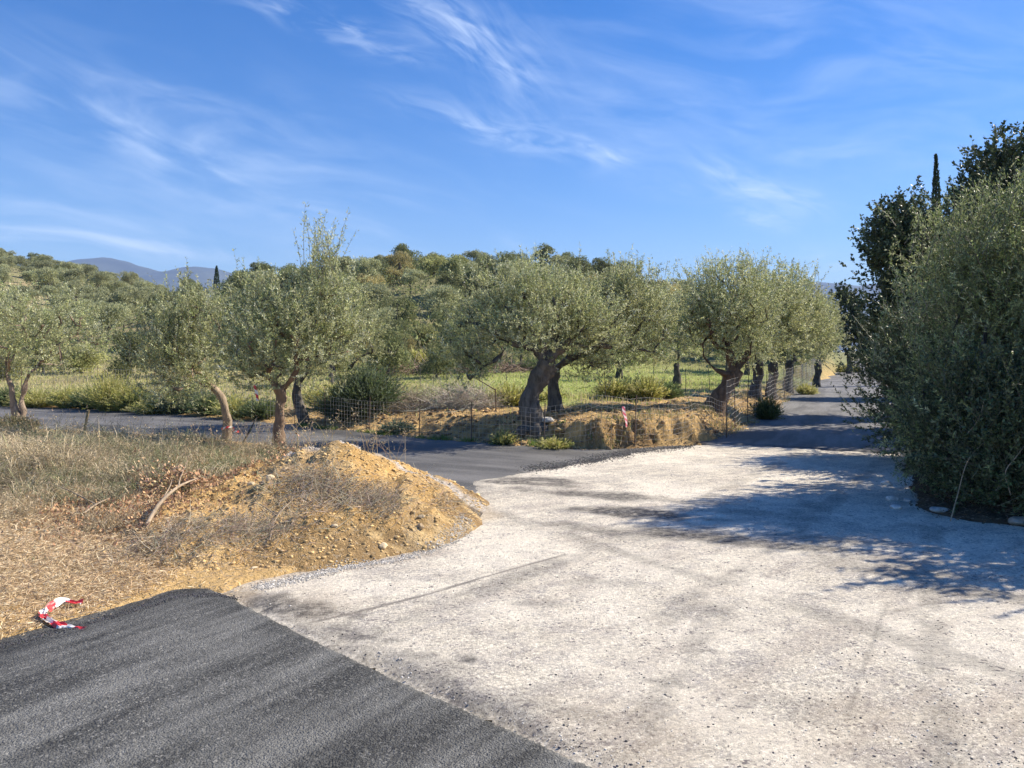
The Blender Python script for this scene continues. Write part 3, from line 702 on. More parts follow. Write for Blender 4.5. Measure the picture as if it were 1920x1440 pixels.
# 3 tree with straight brown trunk and tall shoots
r = L3(525, 15.8, -.05)
def ex3(mb, rng):
    b = np.array(E(r, 607, 515, 15.9, 1, 1)[:3]); shoots(mb, rng, b, 34, 1.22, .22, per=42, fan=.27)
    b = np.array(E(r, 600, 520, 15.9, 1, 1)[:3]); shoots(mb, rng, b, 26, .62, .22, per=40); b = np.array(E(r, 470, 565, 15.7, 1, 1)[:3]); shoots(mb, rng, b, 12, .35, .35)
    b = np.array(E(r, 540, 545, 15.7, 1, 1)[:3]); shoots(mb, rng, b, 12, .45, .3)
olive(r, [(0, 0, 0, .115), (-.02, 0, .4, .10), (.0, 0, .8, .098), (.02, 0, 1.1, .10), (0, 0, 1.25, .11)], [E(r, 560, 610, 15.9, .85, .65), E(r, 495, 630, 15.6, .7, .62), E(r, 605, 570, 16, .5, .42), E(r, 530, 680, 15.8, .95, .32), E(r, 630, 620, 16, .5, .55), E(r, 480, 690, 15.7, .5, .3), E(r, 490, 580, 15.7, .5, .28)], 13,
      'olive tree behind the dirt heap with straight brown trunk and tall upright shoots', GA, 80, 1500, extra=ex3, extra_limbs=[(.98, [(.12, 0, 1.3, .055), (.28, 0, 1.5, .04)]), (.98, [(-.12, 0, 1.35, .05), (-.3, 0, 1.6, .035)])], bark_c=(1.0, .78, .62))
# 4 tree across the back road, dark trunk, yellowish drooping foliage
r = L3(572, 21.2, -.05)
YC = [(.38, .40, .18), (.46, .45, .22), (.30, .33, .14), (.50, .50, .30)]
olive(r, [(0, 0, 0, .17), (-.1, 0, .4, .13), (-.22, 0, .85, .12), (-.2, 0, 1.2, .1)], [E(r, 650, 600, 20.6, .65, .8), E(r, 675, 650, 20.4, .5, .55), E(r, 640, 690, 20.4, .55, .35), E(r, 650, 550, 21, .5, .4), E(r, 590, 650, 21, .8, .6)], 14,
      'olive tree across the back road with yellowish drooping foliage', GA, 66, 1250, cols=YC+OLIVE_C[:2], bark=M_darkbark, droop=.25)
# 5 big central tree, thick gnarled trunk
r = L3(1000, 17.3, -.12)
def ex5(mb, rng):
    for px in (1070, 940, 1010): b = np.array(E(r, px, 535, 17.5, 1, 1)[:3]); shoots(mb, rng, b, 12, .42, .5)
olive(r, [(0, 0, 0, .29), (-.01, 0, .22, .225), (-.08, 0, .60, .21), (.08, 0, 1.05, .19), (.22, 0, 1.36, .20), (.33, 0, 1.52, .22)],
      [E(r, 940, 600, 17.2, .85, .7), E(r, 1040, 595, 17.5, 1.0, .75), E(r, 1000, 560, 17.6, 1.0, .42), E(r, 900, 645, 17, .55, .5), E(r, 1110, 610, 17.6, .8, .65), E(r, 893, 690, 16.9, .32, .3), E(r, 1000, 632, 16.8, 1.0, .25), E(r, 872, 620, 17.1, .42, .45), E(r, 960, 540, 17.4, .6, .3)], 15,
      'large central olive tree with a thick gnarled trunk on the soil bank', GA, 95, 2100, extra=ex5, bark=M_darkbark, gn=.2, bark_c=(1.2, 1.17, 1.12),
      extra_limbs=[(.97, [(.16, -.05, 1.72, .11), (.02, -.1, 1.86, .07), (-.35, -.1, 1.93, .06), (-.6, -.15, 2.0, .045)]), (.98, [(.48, 0, 1.75, .12), (.72, .05, 1.95, .09), (.95, .1, 2.12, .06)]), (.98, [(.38, .1, 1.82, .11), (.45, .15, 2.1, .07), (.42, .15, 2.35, .05)]),
                   (.02, [(.25, -.22, .02, .10), (.42, -.38, -.12, .06)]), (.02, [(-.28, -.2, .0, .10), (-.45, -.3, -.15, .05)]), (.03, [(.1, -.3, .0, .11), (.14, -.5, -.18, .06)])])
# 6 tree just behind the central one
r = L3(1041, 18.9, -.1)
def ex6(mb, rng):
    for px in (1160, 1180, 1220): b = np.array(E(r, px, 530, 19, 1, 1)[:3]); shoots(mb, rng, b, 12, .45, .3)
olive(r, [(0, 0, 0, .22), (0, 0, .4, .15), (-.04, 0, .8, .14), (-.02, 0, 1.2, .14)], [E(r, 1160, 600, 19, .95, .8), E(r, 1185, 570, 19.2, .65, .5), E(r, 1205, 645, 18.8, .5, .6), E(r, 1130, 675, 18.8, .6, .3), E(r, 1080, 570, 19.4, .8, .5), E(r, 1240, 600, 18.9, .5, .65), E(r, 1170, 540, 19, .5, .35)], 16,
      'olive tree close behind the central gnarled one with slimmer dark trunk', GA, 80, 1700, extra=ex6, cols=YC[:2]+OLIVE_C, bark=M_darkbark, extra_limbs=[(.98, [(.3, 0, 1.42, .08), (.7, 0, 1.55, .06), (1.1, 0, 1.75, .05)])])
# 7 leaning tree at the fence corner
r = L3(1336, 20.2, -.1)
def ex7(mb, rng):
    for px, n_, h in ((1330, 14, .5), (1375, 16, .75), (1420, 16, .65), (1300, 8, .3)): b = np.array(E(r, px, 520, 20.5, 1, 1)[:3]); shoots(mb, rng, b, n_, h, .22)
olive(r, [(0, 0, 0, .30), (.22, 0, .45, .21), (.45, 0, .8, .19), (.66, 0, 1.12, .20)], [E(r, 1370, 575, 20.3, 1.0, .85), E(r, 1325, 600, 20.2, .6, .75), E(r, 1420, 590, 20.6, .6, .8), E(r, 1370, 530, 20.5, .85, .35), E(r, 1308, 665, 19.8, .28, .28), E(r, 1385, 645, 20.2, .85, .32)], 17,
      'olive tree with a strongly leaning reddish trunk at the fence corner', GA, 90, 2000, extra=ex7, bark=M_bark, bark_c=(.75, .55, .42), gn=.13,
      extra_limbs=[(.93, [(.35, -.1, 1.02, .07), (.05, -.2, 1.10, .055), (-.2, -.2, 1.35, .045)]), (.98, [(.8, 0, 1.4, .10), (.95, 0, 1.7, .07)]), (.98, [(.5, .05, 1.45, .10), (.4, .05, 1.8, .07)])])
# 8.. row along the lane
GB = 'olive trees in a row along the lane'
lane_trees = [(1418, 27.5, 1440, 595, .95, 1.1, 'olive tree with a black twisted trunk, next behind the leaning one'),
              (1447, 31, 1488, 578, 1.15, 1.4, 'olive tree with thick black trunk and tall crown, second in the lane row'),
              (1478, 37, 1512, 600, 1.1, 1.4, 'olive tree with a thin grey trunk in the lane row, between two black trunks'),
              (1532, 44, 1525, 608, 1.0, 1.3, 'farthest leafy olive tree overhanging the lane fence')]
for i, (px, D, cx, cy, rx, rz, lb) in enumerate(lane_trees):
    r = L3(px, D, -.1)
    def exl(mb, rng, r=r, cx=cx, cy=cy, D=D, rx=rx, rz=rz):
        b = np.array(E(r, cx, cy, D, 1, 1)[:3])+np.array([0, 0, rz*.75]); shoots(mb, rng, b, 22, .8, rx*.4, .09, .028)
    olive(r, [(0, 0, 0, .26), (-.03, 0, .5, .19), (.06, 0, 1.0, .18), (.05, 0, 1.5, .18)], [E(r, cx, cy, D, rx, rz), E(r, cx-22, cy+36, D, rx*.7, rz*.5), E(r, cx+18, cy+26, D, rx*.7, rz*.6), E(r, cx+10, cy+50, D-1, rx*.6, rz*.3)], 40+i, lb, GB, 60, 1250, .10, .032, 20, .55, extra=exl, cols=YC[:2]+OLIVE_C, bark=M_darkbark, bark_c=(.6, .6, .6), spread=.4, droop=.1)
# field trees farther back
GC = 'olive trees standing back in the field'
for i, (px, D, cx, cy, rx, rz, lb) in enumerate([(1160, 40, 1150, 640, 2.3, 1.3, 'olive tree in the field with a short dark trunk seen behind the central tree'),
                                     (1268, 35, 1262, 598, 1.0, 1.3, 'olive tree in the field half hidden left of the leaning tree'),
                                     (1400, 52, 1400, 610, 2.5, 2.0, 'olive tree far in the field behind the leaning tree')]):
    r = L3(px, D, -.1)
    olive(r, [(0, 0, 0, .2), (.05, 0, .5, .15), (0, 0, 1.0, .14)], [E(r, cx, cy, D, rx, rz), E(r, cx-30, cy+15, D, rx*.6, rz*.8), E(r, cx+25, cy+20, D, rx*.6, rz*.7)], 60+i, lb, GC, 45, 700, .12, .04, 20, .6, bark=M_darkbark, bark_c=(.6, .6, .6), spread=.45)

# right hand side: big olive thicket, oaks, cypress
DK = [(.07, .10, .04), (.10, .13, .055), (.05, .08, .03), (.14, .16, .08)]
TH = [(.27, .32, .12), (.34, .38, .17), (.18, .24, .07), (.46, .49, .27)]
r = L3(1850, 11.0, -.05)
def exb(mb, rng):
    for px, py, n_, h in ((1775, 455, 22, .6), (1800, 420, 26, .65), (1850, 400, 34, .7), (1910, 375, 34, .75), (1735, 540, 20, .5), (1725, 620, 18, .45), (1960, 350, 24, .7)):
        b = np.array(E(r, px, py+35, 10.6, 1, 1)[:3]); shoots(mb, rng, b, n_, h, .3, .055, .013, TH, 50, .35)
olive(r, [(0, 0, 0, .16), (.05, 0, .3, .13), (0, 0, .6, .14)],
      [E(r, 1870, 572, 10.9, 0.88, 0.81), E(r, 1950, 512, 10.6, 1.08, 0.96), E(r, 1815, 572, 10.8, 0.48, 0.61), E(r, 1800, 632, 10.9, 0.38, 0.41), E(r, 1792, 712, 11.2, 0.38, 0.36), E(r, 1800, 772, 10.4, 0.68, 0.66), E(r, 1930, 712, 9.9, 0.88, 0.96), E(r, 1775, 802, 11.4, 0.3, 0.3), E(r, 2050, 632, 10.2, 1.18, 1.26), E(r, 1930, 862, 9.6, 0.68, 0.3),
       E(r, 1780, 882, 10.7, 0.38, 0.3), E(r, 1850, 872, 10.3, 0.58, 0.3)], 21,
      'huge dense olive bush overhanging the gravel at the right edge', 'bushes along the right verge', 170, 6600, .06, .015, 28, .42, cols=TH, bark=M_darkbark, name='olive_bush', cat='olive bush', extra=exb, spread=.30, hollow=.3, tipr=.005,
      extra_limbs=[(.3, [(-.4, -.2, .5, .05), (-.8, -.3, .9, .035), (-1.1, -.3, 1.4, .02)]), (.3, [(.3, -.5, .5, .05), (.5, -.9, 1.0, .035)]), (.1, [(-.2, -.6, .35, .035), (-.5, -1.0, .9, .025), (-.5, -1.1, 1.5, .015)]), (.3, [(.9, -.3, .8, .05), (1.5, -.4, 1.6, .03)])])
r = L3(1735, 14.6, -.05)
olive(r, [(0, 0, 0, .10), (0, 0, .4, .08)], [E(r, 1765, 700, 14.2, .6, .8), E(r, 1780, 640, 14.6, .65, .75), E(r, 1755, 765, 13.9, .5, .55), E(r, 1760, 700, 14.4, 1.2, 1.3), E(r, 1765, 810, 13.4, .5, .4), E(r, 1742, 690, 14.6, .3, .4), E(r, 1752, 850, 12.8, .35, .3), E(r, 1800, 780, 13.5, 1.1, .9)], 22,
      'dark leafy bush at the lane mouth, left of the huge olive bush', 'bushes along the right verge', 80, 3600, .065, .024, 26, .4, cols=DK, bark=M_darkbark, name='olive_bush', cat='olive bush', leafmat=M_oak, spread=.3, hollow=.2)
for i, (x, y, rx, rz, zc) in enumerate([(9.0, 8.6, 1.8, 1.7, 2.1), (11.4, 9.6, 1.9, 1.9, 2.3), (9.6, 12.2, 1.8, 2.0, 2.3)]):      # rest of the hedge, beyond the right edge, throws the front shadow
    z0 = zat(x, y)
    olive((x, y, z0), [(0, 0, 0, .12), (0, 0, .5, .09)], [(0, 0, zc, rx, rx*.8, rz), (-.6, -.2, zc-.6, rx*.7, rx*.6, rz*.7)], 30+i,
          ['olive bush just beyond the right edge whose shade falls on the gravel', 'outermost olive bush of the right verge, beyond the edge of view', 'dark olive bush standing behind the huge overhanging one'][i], 'bushes along the right verge', 60, 1400, .12, .045, 22, .5, cols=DK, bark=M_darkbark, name='olive_bush', cat='olive bush', spread=.35, leafmat=M_oak)
r = L3(1850, 9.7, -.05)  # bramble added in very dark leaf colours to deepen the shaded bush base
olive(r, [(0, 0, 0, .03), (0, 0, .2, .02)], [E(r, 1765, 860, 10.6, .4, .35), E(r, 1800, 840, 10.2, .55, .5), E(r, 1870, 850, 9.7, .6, .5), E(r, 1950, 850, 9.3, .6, .5), E(r, 1785, 780, 10.5, .45, .45), E(r, 1840, 770, 10.0, .6, .5), E(r, 1930, 760, 9.5, .7, .5)], 23,
      'low bramble thicket, leaves coloured dark to deepen the shade under the huge olive bush', 'bushes along the right verge', 70, 3400, .055, .026, 22, .36, cols=DK, bark=M_darkbark, name='bramble_bush', cat='bramble', leafmat=M_oak, spread=.25, hollow=.1)
def oak(px, D, ells, seed, label, ntw, h, leaf=.085, nt=90):
    r = L3(px, D, -.1)
    return olive(r, [(0, 0, 0, .3), (.05, 0, h*.5, .22), (0, 0, h, .2)], [E(r, e[0], e[1], e[2], max(.3, e[3]-(.42 if D < 40 else .1)), max(.3, e[4]-(.38 if D < 40 else .1))) for e in ells], seed, label, 'oaks on the right of the lane', nt, ntw, leaf, leaf*.62, 26, .5, cols=DK, bark=M_darkbark, name='oak_tree', cat='oak tree', leafmat=M_oak, spread=.42, hollow=.3, up=.25, twr=.006, tipr=.012)
oak(1890, 20, [(1895, 385, 20, 1.3, 1.3), (1915, 315, 20, 1.15, .9), (1975, 330, 20, 1.9, 1.5), (1862, 420, 19.6, .8, .8), (1838, 268, 20, .25, .35), (1850, 330, 20, .35, .6), (2080, 390, 20, 2.3, 2.2), (1890, 480, 20, 2.0, 1.9)], 71, 'tall dark oak rising above the olive bush at the right edge', 4300, 2.0, .10)
oak(1740, 24, [(1700, 430, 24, 1.0, 1.0), (1685, 485, 23.6, .95, .9), (1730, 430, 24, .7, .5), (1760, 505, 24, 1.4, 1.4), (1686, 540, 23.5, .5, .55), (1700, 580, 24, 1.2, 1.1), (1680, 450, 23.6, .45, .45), (1740, 640, 23.5, 1.0, 1.0)], 72, 'dark oak left of the tallest one, leaning over the lane', 3600, 1.8, .105)
oak(1720, 34, [(1690, 610, 34, .7, 1.1), (1715, 560, 34, 1.2, 1.3), (1685, 645, 33, .6, .6), (1735, 620, 33, 1.6, 1.6)], 73, 'shaded oak on the right side of the lane, lowest of the oaks', 1900, 1.5, .13)
oak(1592, 70, [(1588, 590, 70, 1.7, 2.0), (1600, 620, 70, 1.9, 1.5), (1578, 565, 70, .9, 1.0), (1607, 580, 70, .9, .9)], 74, 'small tree closing the far end of the lane under the mountain', 900, 2.0, .2, 50)
oak(1640, 95, [(1640, 630, 95, 2.0, 1.9), (1655, 650, 90, 2.0, 1.8), (1625, 652, 90, 1.2, 1.0)], 75, 'farthest dark tree beyond the bend of the lane', 800, 1.5, .25, 50)

def cypress(px, D, ytop, wpx, label, seed, n):
    rng = np.random.default_rng(seed); x = PX(px, D); z0 = zat(x, D)-.1; H = CAMZ+(660-ytop)/F*D-z0; Wr = wpx/F*D/2
    o = thing('cypress_tree', (x, D, z0), label, 'cypress')
    mb = MB(); zz = np.linspace(0, H*.97, 10); P = np.column_stack([0*zz, 0*zz, zz]); tubes(mb, P[None], (.16*(1-zz/H)+.02)[None]*min(1, H/9), 8); mb.build('trunk', M_darkbark, o)
    mc = MB(); h = rng.uniform(.04, 1, n); prof = np.interp(h, [0, .06, .3, .6, .85, 1], [.3, .75, 1, .9, .5, .04]); a = rng.uniform(0, 2*np.pi, n)
    lump = 1+.22*fbm(a*2, h*14, 1.0, 2, seed); rr = prof*Wr*lump*rng.uniform(.35, 1, n)**.5
    P = np.column_stack([np.cos(a)*rr, np.sin(a)*rr, h*H]); d = nrm(np.column_stack([np.cos(a)*.35, np.sin(a)*.35, np.ones(n)])+rng.normal(size=(n, 3))*.2)
    s = Wr*.55; leaves(mc, P, d, s*rng.uniform(.5, 1.1, n), s*.35*rng.uniform(.6, 1.2, n), colvar((.035, .055, .025), n, rng, .25), rng)
    mc.build('crown', M_hill, o)
cypress(1755, 46, 292, 24, 'slender dark cypress spire behind the oaks at right', 81, 5000)
cypress(406, 165, 500, 13, 'lone dark cypress standing against the blue mountains', 82, 2500)

# ------------------------------------------------------------------ hillside trees: prototypes then copies
def proto_tree(name, H, Wc, cols, seed, n, label, cat, group, low=.25, leafs=.25):
    rng = np.random.default_rng(seed); o = thing(name, (0, 0, -500), label, cat, group)
    mb = MB(); t = np.linspace(0, 1, 6); tubes(mb, np.column_stack([.1*np.sin(t*3), 0*t, t*H*.55])[None], (.17*(1-.6*t))[None], 6)
    for k in range(4):
        a = k*1.6+rng.uniform(0, .6); P = np.column_stack([np.cos(a)*t*Wc*.55, np.sin(a)*t*Wc*.55, H*.28+t*H*.4]); tubes(mb, P[None], (.08*(1-.7*t))[None], 4)
    mb.build('trunk', M_darkbark, o)
    m = int(rng.integers(9, 14))+(6 if low < .15 else 0); a = rng.uniform(0, 2*np.pi, m); rr = Wc*.62*np.sqrt(rng.uniform(0, 1, m)); hz = H*(rng.uniform(low+.22, .8, m) if low > .15 else rng.uniform(.12, .78, m)*(1-.25*(rr/Wc)))
    ce = np.column_stack([np.cos(a)*rr, np.sin(a)*rr, hz]); rad = rng.uniform(.32, .55, m)*Wc*.8
    k = rng.integers(0, m, n); d = nrm(rng.normal(size=(n, 3))); d[:, 2] = np.where(rng.random(n) < .7, np.abs(d[:, 2]), d[:, 2])
    P = ce[k]+d*(rad[k]*rng.uniform(.6, 1.08, n))[:, None]*np.array([1, 1, 1.0 if low > .15 else 1.05]); P[:, 2] = np.clip(P[:, 2], H*low*.6, 99)
    ld = nrm(d*.5+rng.normal(size=(n, 3))*.6+np.array([0, 0, .5])); shade = (1+rng.normal(0, .14, m))[k][:, None]
    C = np.clip(np.array(cols)[rng.choice(len(cols), n)]*shade*(1+rng.normal(0, .15, (n, 1))), .01, 1)
    mc = MB(); leaves(mc, P, ld, leafs*rng.uniform(.4, 1.2, n), leafs*.45*rng.uniform(.6, 1.2, n), C, rng)
    mc.build('crown', M_hill, o); return o
HO = [(.37, .385, .21), (.44, .45, .27), (.29, .31, .16)]
HD = [(.20, .22, .10), (.25, .27, .125), (.155, .175, .075)]
HY = [(.34, .35, .14), (.29, .31, .12), (.38, .38, .18)]
HB = [(0.429, 0.377, 0.169), (0.364, 0.325, 0.143), (0.468, 0.416, 0.208)]
LBL = {'o': ('olive_tree', 'olive tree', 'small grey-green olive on the {h}', 'olive trees on the {h}'),
       'd': ('bushy_tree', 'tree', 'dark green bushy tree on the {h}', 'dark bushy trees on the {h}'),
       'y': ('leafy_shrub', 'shrub', 'yellow-green round shrub on the {h}', 'yellow-green shrubs on the {h}'),
       'b': ('bushy_tree', 'tree', 'ochre bushy tree on the {h}', 'ochre trees on the {h}')}
protos = {}
for kind, cols, H, Wc, low in (('o', HO, 4.2, 2.6, .2), ('d', HD, 4.6, 2.5, .08), ('y', HY, 3.2, 2.2, .02), ('b', HB, 3.8, 2.4, .06)):
    for v in range(3 if kind in 'od' else 2):
        nm, cat, lb, gr = LBL[kind]
        protos.setdefault(kind, []).append(proto_tree(nm, H*(1+.12*v), Wc*(1-.08*v), cols, 400+ord(kind)+v*7, 5200, lb, cat, gr, low))
used = set(); hr = np.random.default_rng(900)
def put(kind, x, y, sc, hill, D=0, bands=None):
    if bands: hill = ('foot of the ', 'middle of the ', 'crest of the ')[int(D > bands[0])+int(D > bands[1])]+hill
    v = int(hr.integers(0, len(protos[kind]))); p = protos[kind][v]
    nm, cat, lb, gr = LBL[kind]; z = zat(x, y)-.15; rz = float(hr.uniform(0, 6.28))
    if p.name in used: o = copy_thing(p, (x, y, z), rz, sc)
    else: o = p; used.add(p.name); o.location = (x, y, z); o.rotation_euler = (0, 0, rz); o.scale = (sc, sc, sc)
    w_ = 1.08; o.scale = (sc*w_, sc*w_, sc)
    o['label'] = lb.format(h=hill); o['group'] = gr.format(h=hill)
pts = []
def far_enough(x, y, d):
    for a, b in pts:
        if (a-x)**2+(b-y)**2 < d*d: return False
    pts.append((x, y)); return True
MIDH = 'central wooded hill'; LEFTH = 'left terraced hill'
cnt = 0; tries = 0
while cnt < 190 and tries < 9000:                  # wooded middle hill
    tries += 1; px = hr.uniform(430, 1560); D = 53+70*hr.uniform(0, 1)**.85; x = PX(px, D)
    if zat(x, D) < 1.6 and D > 75: continue
    if not far_enough(x, D, 2.3+D*.008): continue
    k = hr.choice(['d', 'o', 'y', 'b'], p=[.50, .24, .15, .11]); put(k, x, D, float(hr.uniform(.62, 1.05))*(.8 if D < 60 else 1), MIDH, D, (75, 100)); cnt += 1
cnt = 0; tries = 0
while cnt < 215 and tries < 12000:                  # olive terraces on the left hill
    tries += 1; px = hr.uniform(-140, 640); D = 62+150*hr.uniform(0, 1)**.8; x = PX(px, D)
    if not far_enough(x, D, 3.6+D*.008): continue
    if px > 470 and D < 115: continue
    k = hr.choice(['o', 'd', 'y', 'b'], p=[.70, .19, .06, .05]); put(k, x, D, float(hr.uniform(.6, .98)), LEFTH, D, (110, 160)); cnt += 1
# thicket at the foot of the hills, behind the left verge
for i in range(26):
    px = hr.uniform(-60, 640) if i < 16 else hr.uniform(640, 900); D = hr.uniform(38, 52); x = PX(px, D)
    if not far_enough(x, D, 2.6): continue
    k = hr.choice(['d', 'y', 'b', 'o'], p=[.3, .32, .23, .15]); put(k, x, D, float(hr.uniform(.5, .8)), 'level ground before the hills', D, None)
for k in protos.values():
    for p in k:
        if p.name not in used:
            for ch in list(p.children): bpy.data.objects.remove(ch)
            bpy.data.objects.remove(p)
# low scrub filling between the trees
rng = np.random.default_rng(950); n = 150000; mb = MB()
D = 50+170*rng.uniform(0, 1, n)**1.2; px = rng.uniform(-150, 1650, n); x = (px-960)/F*D; cl = fbm(x, D, .22, 3, 955)
k = (cl > np.where(px < 500, .02, -.6)) & (zground(x, D) > 1.0); x = x[k]; D = D[k]; n = len(x); z = zground(x, D)
hgt = rng.uniform(0, 1, n)**1.2*(1.1+1.5*np.clip(cl+.4, 0, 1))[k][:n] if False else rng.uniform(0, 1, n)**1.2*2.0; P = np.column_stack([x, D, z+hgt*.9]); d = nrm(rng.normal(size=(n, 3))*.7+np.array([0, 0, .6]))
cc = np.array([(.12, .135, .06), (.09, .11, .045), (.17, .16, .085), (.15, .17, .06)])[rng.choice(4, n)]*(1+rng.normal(0, .15, (n, 1)))
leaves(mb, P, d, rng.uniform(.2, .5, n), rng.uniform(.08, .2, n), np.clip(cc*1.9, .01, 1), rng)
tag(mb.build('scrub', M_hill), 'low green and brown scrub covering the hillsides between trees', kind='stuff')

# ------------------------------------------------------------------ shrubs near the roads
def broom(loc, R, H, n, cols, seed, label, group=None, name='broom_shrub', cat='shrub', lean=.5, w=.012, leaf=0, dense=1.0, stemc=None, clump=1):
    rng = np.random.default_rng(seed); o = thing(name, loc, label, cat, group); mb = MB()
    cen = rng.normal(size=(clump, 2))*R*.45 if clump > 1 else np.zeros((1, 2)); ck = rng.integers(0, clump, n)
    a = rng.uniform(0, 2*np.pi, n); rr = rng.uniform(0, 1, n)**.6; hs = H*(1-.45*rr**2)*rng.uniform(.55, 1.1, n)*(rng.uniform(.65, 1.1, clump)[ck])
    B = np.column_stack([cen[ck, 0]+np.cos(a)*rr*R*.35, cen[ck, 1]+np.sin(a)*rr*R*.35, np.full(n, -.03)])
    t = np.linspace(0, 1, 5); out = np.column_stack([np.cos(a), np.sin(a), 0*a])*(rr*R*(.75 if clump == 1 else .5))[:, None]
    j = rng.normal(size=(n, 3))*.10*H
    P = B[:, None]+out[:, None]*(t**1.5)[None, :, None]*lean*2+np.array([0, 0, 1.])*(hs[:, None]*(t-.12*t*t)[None])[..., None]+j[:, None]*(t**2)[None, :, None]
    C = np.array(cols)[rng.choice(len(cols), n)]*(1+rng.normal(0, .15, (n, 1)))
    tubes(mb, P, (w*.5*(1-.75*t))[None]*np.ones((n, 1)), 3, np.clip(C, .01, 1), seed)
    per = int(14*dense); f = rng.uniform(.15, 1, (n, per))*4; i = np.minimum(f.astype(int), 3); ar = np.arange(n)[:, None]; fr = (f-i)[..., None]
    P0 = P[ar, i]; P1 = P[ar, i+1]; pos = (P0+(P1-P0)*fr).reshape(-1, 3); td = nrm((P1-P0).reshape(-1, 3)); ld = nrm(td+perp(td, rng)*.45)
    CC = np.repeat(C, per, 0)*(1+rng.normal(0, .12, (n*per, 1)))
    leaves(mb, pos, ld, (leaf or H*.11)*rng.uniform(.5, 1.2, n*per), w*1.1*rng.uniform(.6, 1.3, n*per), np.clip(CC, .01, 1), rng)
    mb.build('foliage', M_grass, o)
    ms = MB(); m = 9; a = rng.uniform(0, 6.28, m); t = np.linspace(0, 1, 5); P = np.stack([np.column_stack([np.cos(b)*t*R*.3, np.sin(b)*t*R*.3, t*H*.6-.05]) for b in a]); tubes(ms, P, (.016*(1-.6*t))[None]*np.ones((m, 1)), 5, stemc or (.7, .6, .5))
    ms.build('stem', M_darkbark, o); return o
YG = [(.50, .48, .16), (.40, .42, .13), (.60, .56, .26)]; DG = [(.12, .17, .07), (.16, .21, .085), (.20, .24, .12)]; BG = [(.17, .22, .15), (.23, .28, .19), (.13, .17, .11)]
GS = 'shrubs on the far verge of the back road'
verge = [(20, 28.5, .9, .8, DG, 'low dark green shrub at the far left of the verge'),
         (75, 28, 1.1, 1.0, YG, 'pale yellow-green shrub, leftmost of the verge'),
         (128, 27.5, .75, .8, YG, 'yellow-green feathery shrub, second from the left on the verge'),
         (168, 27, .7, .9, DG, 'small dark shrub between two yellow ones on the verge'),
         (208, 26.3, 1.1, 1.6, YG, 'tallest bright yellow-green broom on the verge behind the wooden stake'),
         (248, 26, .9, 1.15, YG, 'rounded yellow-green broom left of the blue-green bush'),
         (292, 25, .85, .8, YG, 'short lime-green shrub spilling onto the road edge'),
         (262, 25.8, .6, .8, DG, 'narrow dark shrub behind the lime-green one'),
         (340, 25, 1.1, 1.2, BG, 'dark blue-green bush under the leaning olive'),
         (395, 24.2, .8, .95, DG, 'green bush right of the blue-green one, near the sawn trunk'),
         (445, 23.2, .8, .8, YG, 'light green weedy bush between the two near olive trunks'),
         (490, 22.6, .7, .7, DG, 'small green bush just left of the brown straight trunk')]
for i, (px, D, R, H, c, lb) in enumerate(verge):
    broom(L3(px, D), R*.92, H, 620 if H > .9 else 420, c, 500+i, lb, GS, dense=1.1, w=.018, leaf=.10)
# dark grey-green bush in the middle with paler top
broom(L3(690, 20.9), .85, 1.75, 900, BG+DG, 521, 'dark grey-green bush with spiky top beside the back road', w=.022, leaf=.13, dense=1.3)
broom(L3(640, 21.3), .8, 1.0, 500, DG, 522, 'low dark bush touching the left side of the spiky one', w=.024, leaf=.12)
broom(L3(618, 23.5), .9, 1.1, 380, YG, 523, 'light green shrub behind the low dark bush', w=.026, leaf=.13)
broom(L3(958, 21.5), .75, .75, 420, YG, 524, 'yellow-green shrub left of the big gnarled trunk', w=.022, leaf=.11)
broom(L3(1030, 22.5), .5, .5, 240, YG, 525, 'small yellow-green tuft seen between the two central trunks', w=.022, leaf=.11)
G2 = 'feathery shrubs in the field'
for i, (px, D, R, H, c, lb) in enumerate([(1150, 22.5, .5, .75, YG, 'pale feathery shrub, leftmost of the field clump'), (1180, 23, .8, 1.0, DG, 'darkest green shrub in the middle of the field clump'),
                                        (1215, 22.3, .55, .8, YG, 'upright light green shrub right of the darkest one'), (1245, 23, .6, .65, DG, 'low green shrub at the right end of the field clump')]):
    broom(L3(px, D), R, H, 340, c, 530+i, lb, G2, w=.022, leaf=.11)
broom(L3(1437, 22.8), .45, .8, 420, [(.16, .19, .06), (.20, .22, .08), (.12, .15, .05)], 540, 'tufted green shrub growing through the lane fence', w=.018, leaf=.10)
broom(L3(1512, 36), .5, .65, 260, YG, 541, 'light green weed tuft at the edge of the lane', w=.02, leaf=.12)
broom(L3(1590, 75), 1.1, .9, 220, YG, 542, 'sunlit weeds at the far end of the lane', w=.05, leaf=.25)
broom(L3(945, 16.6), .3, .38, 200, DG+YG, 543, 'small green plant at the road edge left of the gnarled roots', w=.014, leaf=.07)
broom(L3(1040, 16.0), .38, .3, 240, YG, 544, 'low yellow-green weed at the road edge under the central tree', w=.014, leaf=.07)
broom(L3(745, 18.9), .45, .4, 240, BG, 545, 'pale leafy weed at the foot of the bank by the back road', w=.02, leaf=.08)
broom(L3(790, 51), 1.6, 1.6, 420, YG, 546, 'bright green shrub at the back edge of the field', w=.06, leaf=.3)
broom(L3(1000, 48), .9, .9, 300, DG, 547, 'dark small shrub at the back edge of the field behind the gnarled tree', w=.05, leaf=.3)
broom(L3(25, 18.2), .55, .45, 420, [(.26, .23, .14), (.21, .20, .11)], 548, 'dry bush at the foot of the far left olive trunk', w=.014, leaf=.06, dense=1.4)

